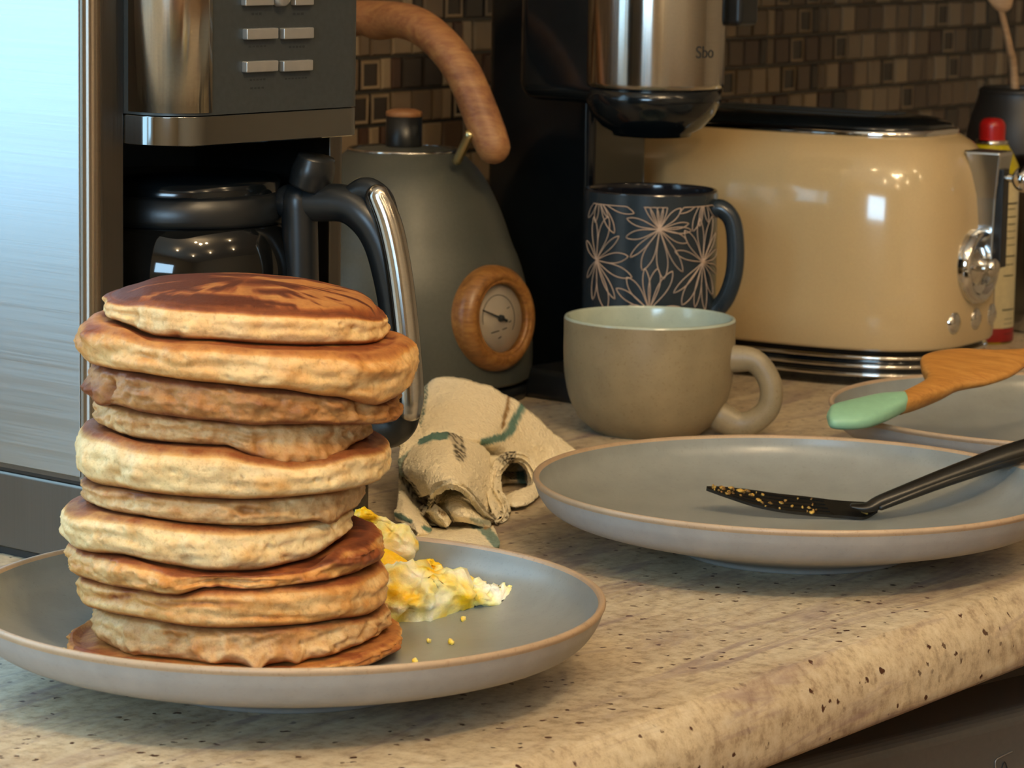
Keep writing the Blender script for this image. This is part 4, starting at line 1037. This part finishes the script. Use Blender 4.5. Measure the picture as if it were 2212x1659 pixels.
# ------------------------------------------------------------------ towel
TWV, TWF, TWC = [], [], []
cream = hx('fff1cf'); teal = hx('6d8f84'); brn = hx('a58356'); dk = hx('4a4238')
def catgrid(G, nu, nv):
    rows = [catmull(r, nu) for r in G]; m = len(rows[0]); out = []
    cols = [catmull([r[i] for r in rows], nv) for i in range(m)]
    return [[cols[i][j] for i in range(m)] for j in range(len(cols[0]))]
def seg_d(p, a, b):
    ax_, ay = b[0]-a[0], b[1]-a[1]; L = ax_*ax_+ay*ay; t = max(0, min(1, ((p[0]-a[0])*ax_+(p[1]-a[1])*ay)/L)) if L else 0
    return math.hypot(p[0]-a[0]-ax_*t, p[1]-a[1]-ay*t)
def patch(G, nu=10, nv=10, stripes=(), th=.0028, amp=.0006, seed=0):
    """G rows of (px, py, Y); stripes: (polyline in px, halfwidth, colour, checker) drawn woven into the cloth"""
    P = [[Vector(q) for q in r] for r in G]; FG = catgrid(P, nu, nv)
    R = len(FG); Cn = len(FG[0]); W = [[ony(q.x, q.y, q.z) for q in r] for r in FG]
    b = len(TWV)
    nrmv = []
    for j in range(R):
        for i in range(Cn):
            du = W[j][min(i+1, Cn-1)]-W[j][max(i-1, 0)]; dv = W[min(j+1, R-1)][i]-W[max(j-1, 0)][i]
            n_ = du.cross(dv); n_ = n_.normalized() if n_.length > 1e-12 else V(0, -1, 0)
            if n_.dot(W[j][i]-CAM) > 0: n_ = -n_
            nrmv.append(n_)
    for side in (0, 1):
        for j in range(R):
            for i in range(Cn):
                q = FG[j][i]; p = W[j][i]; n_ = nrmv[j*Cn+i]
                p = p + n_*(amp*1.6*noise.fractal(p*120+Vector((seed, 0, 0)), 1, 2, 3)+.00035*noise.noise(p*1300))
                ed = min(1, min(i, Cn-1-i, j, R-1-j)/2.0)
                p = p - n_*(th*side) if side else p + n_*(0)
                c = cream
                for pl, hw, col_, ck_ in stripes:
                    d = min(seg_d((q.x, q.y), a, b_) for a, b_ in zip(pl, pl[1:]))
                    k = smooth01(hw+2, hw-1.5, d+2.0*noise.noise(Vector((q.x*.2, q.y*.2, 0))))
                    if ck_: k *= .95 if (int(q.x/3.5)+int(q.y/4)) % 2 else .35
                    c = mixc(c, col_, k)
                p.z = max(p.z, .0006+(.0 if side else .0022))
                TWV.append(p); TWC.append(c)
    N_ = R*Cn
    for j in range(R-1):
        for i in range(Cn-1):
            a = b+j*Cn+i; TWF.append((a, a+Cn, a+Cn+1, a+1)); a += N_; TWF.append((a, a+1, a+Cn+1, a+Cn))
    bd = [(0, i) for i in range(Cn)]+[(j, Cn-1) for j in range(1, R)]+[(R-1, i) for i in range(Cn-2, -1, -1)]+[(j, 0) for j in range(R-2, 0, -1)]
    for (j, i), (j2, i2) in zip(bd, bd[1:]+bd[:1]):
        a, c2 = b+j*Cn+i, b+j2*Cn+i2; TWF.append((a, c2, c2+N_, a+N_))
# back drape (fan)
patch([[(912, 838, 1.865), (935, 818, 1.87), (985, 815, 1.875), (1040, 828, 1.88), (1095, 852, 1.885), (1145, 888, 1.89), (1195, 932, 1.895), (1252, 978, 1.90)],
       [(908, 870, 1.835), (935, 860, 1.84), (985, 862, 1.84), (1035, 875, 1.84), (1085, 895, 1.85), (1125, 925, 1.86), (1180, 960, 1.875), (1235, 995, 1.885)],
       [(902, 910, 1.80), (930, 905, 1.80), (975, 908, 1.795), (1020, 918, 1.80), (1065, 930, 1.81), (1105, 955, 1.835), (1160, 985, 1.86), (1215, 1012, 1.87)],
       [(880, 932, 1.775), (915, 934, 1.77), (960, 938, 1.765), (1005, 946, 1.77), (1050, 952, 1.785), (1095, 975, 1.82), (1145, 1010, 1.84), (1195, 1035, 1.855)],
       [(862, 950, 1.76), (905, 958, 1.76), (950, 966, 1.755), (1000, 975, 1.77), (1045, 985, 1.80), (1085, 1005, 1.82), (1135, 1045, 1.83), (1180, 1065, 1.84)]], 10, 10,
      [([(1146, 846), (1120, 893), (1102, 930), (1088, 944), (1045, 955)], 8, teal, 0), ([(1102, 838), (1096, 880), (1086, 922)], 4, brn, 0), ([(918, 815), (916, 860), (908, 905), (900, 925)], 7, mixc(teal, dk, .35), 1)])
# left tail
patch([[(828, 952, 1.755), (850, 940, 1.765), (880, 922, 1.78), (900, 900, 1.80)],
       [(862, 958, 1.745), (875, 955, 1.745), (892, 948, 1.755), (915, 935, 1.77)],
       [(860, 990, 1.725), (880, 985, 1.725), (905, 970, 1.735), (940, 955, 1.755)],
       [(862, 1025, 1.71), (885, 1010, 1.705), (910, 990, 1.71), (950, 970, 1.735)]], 8, 8,
      [([(900, 972), (862, 1000), (860, 1025)], 9, mixc(teal, cream, .25), 0)], seed=5)
# front mound
patch([[(900, 950, 1.765), (930, 934, 1.77), (968, 934, 1.77), (1010, 945, 1.775), (1045, 965, 1.785), (1065, 990, 1.80)],
       [(878, 985, 1.72), (915, 968, 1.715), (960, 966, 1.71), (1005, 975, 1.72), (1045, 995, 1.75), (1072, 1020, 1.775)],
       [(868, 1015, 1.70), (905, 1005, 1.68), (955, 1000, 1.675), (1005, 1008, 1.69), (1045, 1030, 1.72), (1070, 1050, 1.75)],
       [(890, 1050, 1.69), (920, 1045, 1.665), (960, 1035, 1.655), (1000, 1040, 1.665), (1035, 1062, 1.69), (1062, 1085, 1.72)],
       [(908, 1075, 1.685), (925, 1068, 1.665), (955, 1048, 1.65), (990, 1050, 1.655), (1030, 1080, 1.675), (1062, 1108, 1.70)]], 10, 10,
      [([(908, 950), (935, 943), (962, 938)], 10, teal, 0), ([(980, 938), (990, 955), (996, 985)], 12, dk, 1), ([(865, 1030), (885, 1055), (905, 1085)], 12, dk, 1)], seed=9)
patch([[(862, 1010, 1.73), (900, 1010, 1.73), (940, 1040, 1.73), (960, 1090, 1.72)],
       [(860, 1060, 1.715), (890, 1070, 1.71), (925, 1090, 1.705), (955, 1115, 1.69)],
       [(860, 1110, 1.695), (885, 1115, 1.69), (920, 1130, 1.68), (955, 1140, 1.67)],
       [(870, 1150, 1.67), (900, 1155, 1.665), (930, 1158, 1.66), (965, 1155, 1.655)]], 8, 8, [([(870, 1020), (895, 1060), (925, 1100)], 12, dk, 1)], seed=50)
# arch-shaped front fold lip (roll of cloth)
patch([[(925, 1090, 1.675), (930, 1066, 1.665), (950, 1046, 1.655), (975, 1040, 1.65), (1005, 1050, 1.655), (1030, 1075, 1.665), (1055, 1105, 1.68), (1074, 1118, 1.69)],
       [(930, 1098, 1.662), (934, 1068, 1.65), (955, 1050, 1.64), (978, 1046, 1.636), (1003, 1058, 1.64), (1025, 1082, 1.65), (1048, 1110, 1.665), (1068, 1125, 1.68)],
       [(944, 1098, 1.672), (943, 1072, 1.665), (960, 1056, 1.66), (980, 1053, 1.66), (1000, 1064, 1.66), (1018, 1085, 1.668), (1038, 1108, 1.675), (1055, 1122, 1.685)]], 8, 6,
      [([(928, 1082), (934, 1094), (943, 1096)], 7, dk, 1), ([(1056, 1100), (1068, 1112), (1072, 1118)], 5, dk, 1)], seed=12)
# inside of the arch (recessed cloth)
patch([[(935, 1085, 1.685), (950, 1060, 1.682), (980, 1052, 1.682), (1005, 1062, 1.682), (1030, 1085, 1.684), (1056, 1112, 1.69)],
       [(948, 1095, 1.672), (965, 1082, 1.664), (990, 1080, 1.66), (1010, 1090, 1.66), (1032, 1105, 1.67), (1058, 1122, 1.68)],
       [(965, 1110, 1.66), (978, 1108, 1.652), (1000, 1110, 1.648), (1020, 1116, 1.648), (1040, 1122, 1.655), (1062, 1135, 1.668)],
       [(980, 1128, 1.66), (990, 1128, 1.655), (1005, 1130, 1.652), (1022, 1132, 1.652), (1042, 1138, 1.655), (1062, 1148, 1.665)]], 8, 8, [([(1020, 1122), (1062, 1130)], 5, mixc(teal, cream, .5), 0)], seed=15)
# left lower folds
patch([[(928, 1095, 1.67), (940, 1090, 1.66), (960, 1105, 1.655), (975, 1128, 1.655)],
       [(920, 1105, 1.665), (935, 1108, 1.655), (950, 1120, 1.648), (965, 1138, 1.65)],
       [(905, 1095, 1.69), (918, 1112, 1.68), (930, 1128, 1.67), (948, 1142, 1.665)]], 8, 8, [([(950, 1105), (960, 1112)], 4, brn, 1)], seed=18)
patch([[(862, 1060, 1.70), (875, 1060, 1.70), (888, 1078, 1.69), (905, 1100, 1.68), (925, 1125, 1.67)],
       [(856, 1095, 1.675), (872, 1090, 1.67), (890, 1100, 1.665), (910, 1120, 1.655), (932, 1142, 1.655)],
       [(850, 1110, 1.66), (868, 1112, 1.65), (885, 1120, 1.645), (905, 1135, 1.64), (930, 1150, 1.645)],
       [(852, 1125, 1.655), (870, 1130, 1.645), (888, 1140, 1.64), (905, 1150, 1.635), (925, 1155, 1.64)]], 8, 8, [([(855, 1112), (886, 1126)], 5, mixc(teal, dk, .4), 0), ([(915, 1140), (928, 1146)], 5, teal, 0)], seed=21)
# flat lower flap
patch([[(885, 1160, 1.665), (930, 1148, 1.665), (970, 1140, 1.665), (1010, 1134, 1.665), (1050, 1136, 1.665), (1066, 1142, 1.668)],
       [(880, 1168, 1.650), (930, 1160, 1.645), (975, 1155, 1.64), (1020, 1152, 1.64), (1055, 1156, 1.64), (1074, 1160, 1.645)],
       [(880, 1178, 1.635), (930, 1174, 1.625), (975, 1174, 1.62), (1020, 1175, 1.618), (1056, 1178, 1.618), (1080, 1178, 1.622)],
       [(880, 1188, 1.625), (930, 1186, 1.615), (975, 1187, 1.61), (1020, 1186, 1.608), (1052, 1187, 1.608), (1072, 1188, 1.612)]], 10, 8, [([(1015, 1126), (1045, 1142), (1062, 1162), (1078, 1186)], 9, mixc(teal, cream, .12), 0), ([(1048, 1140), (1066, 1136)], 4, brn, 0)], seed=24)
# right roll: s-shaped lip and tube
def roll(cen, path, w=.0045, seed=0, stripes=()):
    """cloth edge seen end-on: a ribbon following path, going back in depth"""
    G = []
    for dy, sh in ((.0, 0), (-.006, 0), (-.004, 1), (.02, 1), (.05, 1)):
        G.append([(px+(cen[0]-px)*(.10 if sh else 0)*(1 if dy < .03 else 1.4), py+(cen[1]-py)*(.10 if sh else 0)*(1 if dy < .03 else 1.4), Y+dy) for px, py, Y in path])
    patch(G, 8, 6, stripes, seed=seed)
roll((1110, 1030), [(1142, 1072, 1.765), (1155, 1050, 1.775), (1155, 1020, 1.78), (1140, 996, 1.785), (1118, 985, 1.78), (1094, 988, 1.775), (1074, 1010, 1.76), (1065, 1040, 1.74), (1072, 1070, 1.72), (1084, 1095, 1.71), (1088, 1118, 1.70), (1075, 1132, 1.69)], seed=30, stripes=[([(1084, 992), (1108, 984)], 6, dk, 1)])
# outside of the roll towards the mound and to the right
patch([[(1075, 985, 1.80), (1100, 975, 1.81), (1130, 982, 1.82), (1155, 1000, 1.82), (1168, 1030, 1.82), (1165, 1060, 1.815)],
       [(1080, 992, 1.785), (1103, 984, 1.788), (1128, 988, 1.792), (1148, 1005, 1.795), (1158, 1030, 1.795), (1155, 1056, 1.79)]], 8, 8, seed=33)
patch([[(1060, 985, 1.79), (1085, 985, 1.785), (1094, 990, 1.78)], [(1050, 1015, 1.765), (1066, 1015, 1.76), (1076, 1012, 1.765)], [(1050, 1050, 1.73), (1058, 1050, 1.73), (1068, 1045, 1.745)],
       [(1055, 1085, 1.70), (1065, 1085, 1.70), (1078, 1080, 1.72)], [(1065, 1115, 1.69), (1075, 1112, 1.69), (1088, 1108, 1.705)], [(1068, 1140, 1.68), (1078, 1138, 1.68), (1092, 1125, 1.695)]], 8, 8, seed=36)
# lower belly of the right roll
patch([[(1088, 1075, 1.745), (1105, 1062, 1.75), (1125, 1056, 1.755), (1148, 1048, 1.77), (1160, 1035, 1.785)],
       [(1088, 1085, 1.730), (1108, 1078, 1.728), (1130, 1072, 1.735), (1152, 1062, 1.75), (1168, 1048, 1.775)],
       [(1092, 1100, 1.725), (1112, 1098, 1.720), (1135, 1092, 1.725), (1158, 1080, 1.745), (1172, 1062, 1.77)],
       [(1098, 1118, 1.735), (1118, 1118, 1.735), (1140, 1110, 1.74), (1162, 1098, 1.755), (1176, 1080, 1.775)],
       [(1105, 1128, 1.76), (1125, 1128, 1.765), (1146, 1120, 1.77), (1168, 1108, 1.78), (1180, 1092, 1.79)]], 8, 8, seed=39)
# dark inside of the right roll
patch([[(1072, 1005, 1.83), (1100, 990, 1.84), (1135, 995, 1.84), (1155, 1020, 1.83)],
       [(1072, 1040, 1.815), (1095, 1035, 1.825), (1130, 1035, 1.825), (1152, 1045, 1.815)],
       [(1085, 1075, 1.79), (1100, 1072, 1.80), (1130, 1065, 1.80), (1148, 1062, 1.79)]], 8, 8, [([(1085, 1020), (1105, 1055)], 12, dk, 1), ([(1120, 1010), (1125, 1060)], 10, teal, 0)], seed=42)
tc_ = onz(1000, 1100, 0)
tw = newobj('dish_towel', [p-tc_ for p in TWV], TWF, M['towel'], None, True, tc_); setcol(tw.data, TWC)
tag(tw, 'crumpled cream terry dish towel with teal stripes on the counter', 'towel')

# ------------------------------------------------------------------ light
def area(name, loc, target, sx, sy, power, col):
    l = bpy.data.lights.new(name, 'AREA'); l.shape = 'RECTANGLE'; l.size = sx; l.size_y = sy; l.energy = power; l.color = col
    o = bpy.data.objects.new(name, l); C.objects.link(o); o.location = loc
    o.rotation_euler = (Vector(target)-Vector(loc)).to_track_quat('-Z', 'Y').to_euler(); return o
wc = room((WS0+WS1)/2, TW+.10, (WZ0+WZ1)/2)
area('daylight_window', wc, wc-N, WS1-WS0, WZ1-WZ0, 9.5, (.48, .80, 1.0))
pc = room(S0+.02, -.9, .55)
area('side_daylight_fill', pc, pc+D-V(0, 0, .2), 1.0, 1.0, 44, (.46, .74, 1.0))  # added cool fill for left-facing surfaces; wall_left has no opening here
LC = V(.46, .40, 1.33)
for i, (dx, dy, dz, en) in enumerate(((0, 0, 0, 13), (.16, .08, .03, 7), (-.15, .05, .03, 7), (.85, .5, .2, 3), (-.75, .35, .2, 3), (.75, -.7, .2, 3), (-.6, -.8, .2, 3), (.15, -1.3, .2, 3), (1.5, .1, .2, 2.5))):
    l = bpy.data.lights.new('ceiling_bulb', 'POINT'); l.energy = en; l.shadow_soft_size = .024; l.color = (1.0, .73, .42)
    o = bpy.data.objects.new('ceiling_bulb', l); C.objects.link(o); o.location = LC+V(dx, dy, dz)
w = bpy.data.worlds.new('sky'); bpy.context.scene.world = w; w.use_nodes = True
bg = w.node_tree.nodes['Background']; bg.inputs['Color'].default_value = (.45, .7, 1, 1); bg.inputs['Strength'].default_value = 1.0
# ------------------------------------------------------------------ camera and view
cam = bpy.data.cameras.new('camera'); co = bpy.data.objects.new('camera', cam); C.objects.link(co)
cam.sensor_width = 36; cam.lens = F/2212*36; cam.clip_start = .05; cam.clip_end = 50
mt = Matrix((CR, CU, -_f)).transposed().to_4x4(); mt.translation = CAM; co.matrix_world = mt
cam.dof.use_dof = True; cam.dof.focus_distance = 1.5; cam.dof.aperture_fstop = 32
sc = bpy.context.scene; sc.camera = co
sc.view_settings.view_transform = 'Standard'; sc.view_settings.look = 'None'; sc.view_settings.exposure = 0.62; sc.view_settings.gamma = 1.0
sc.cycles.use_denoising = True
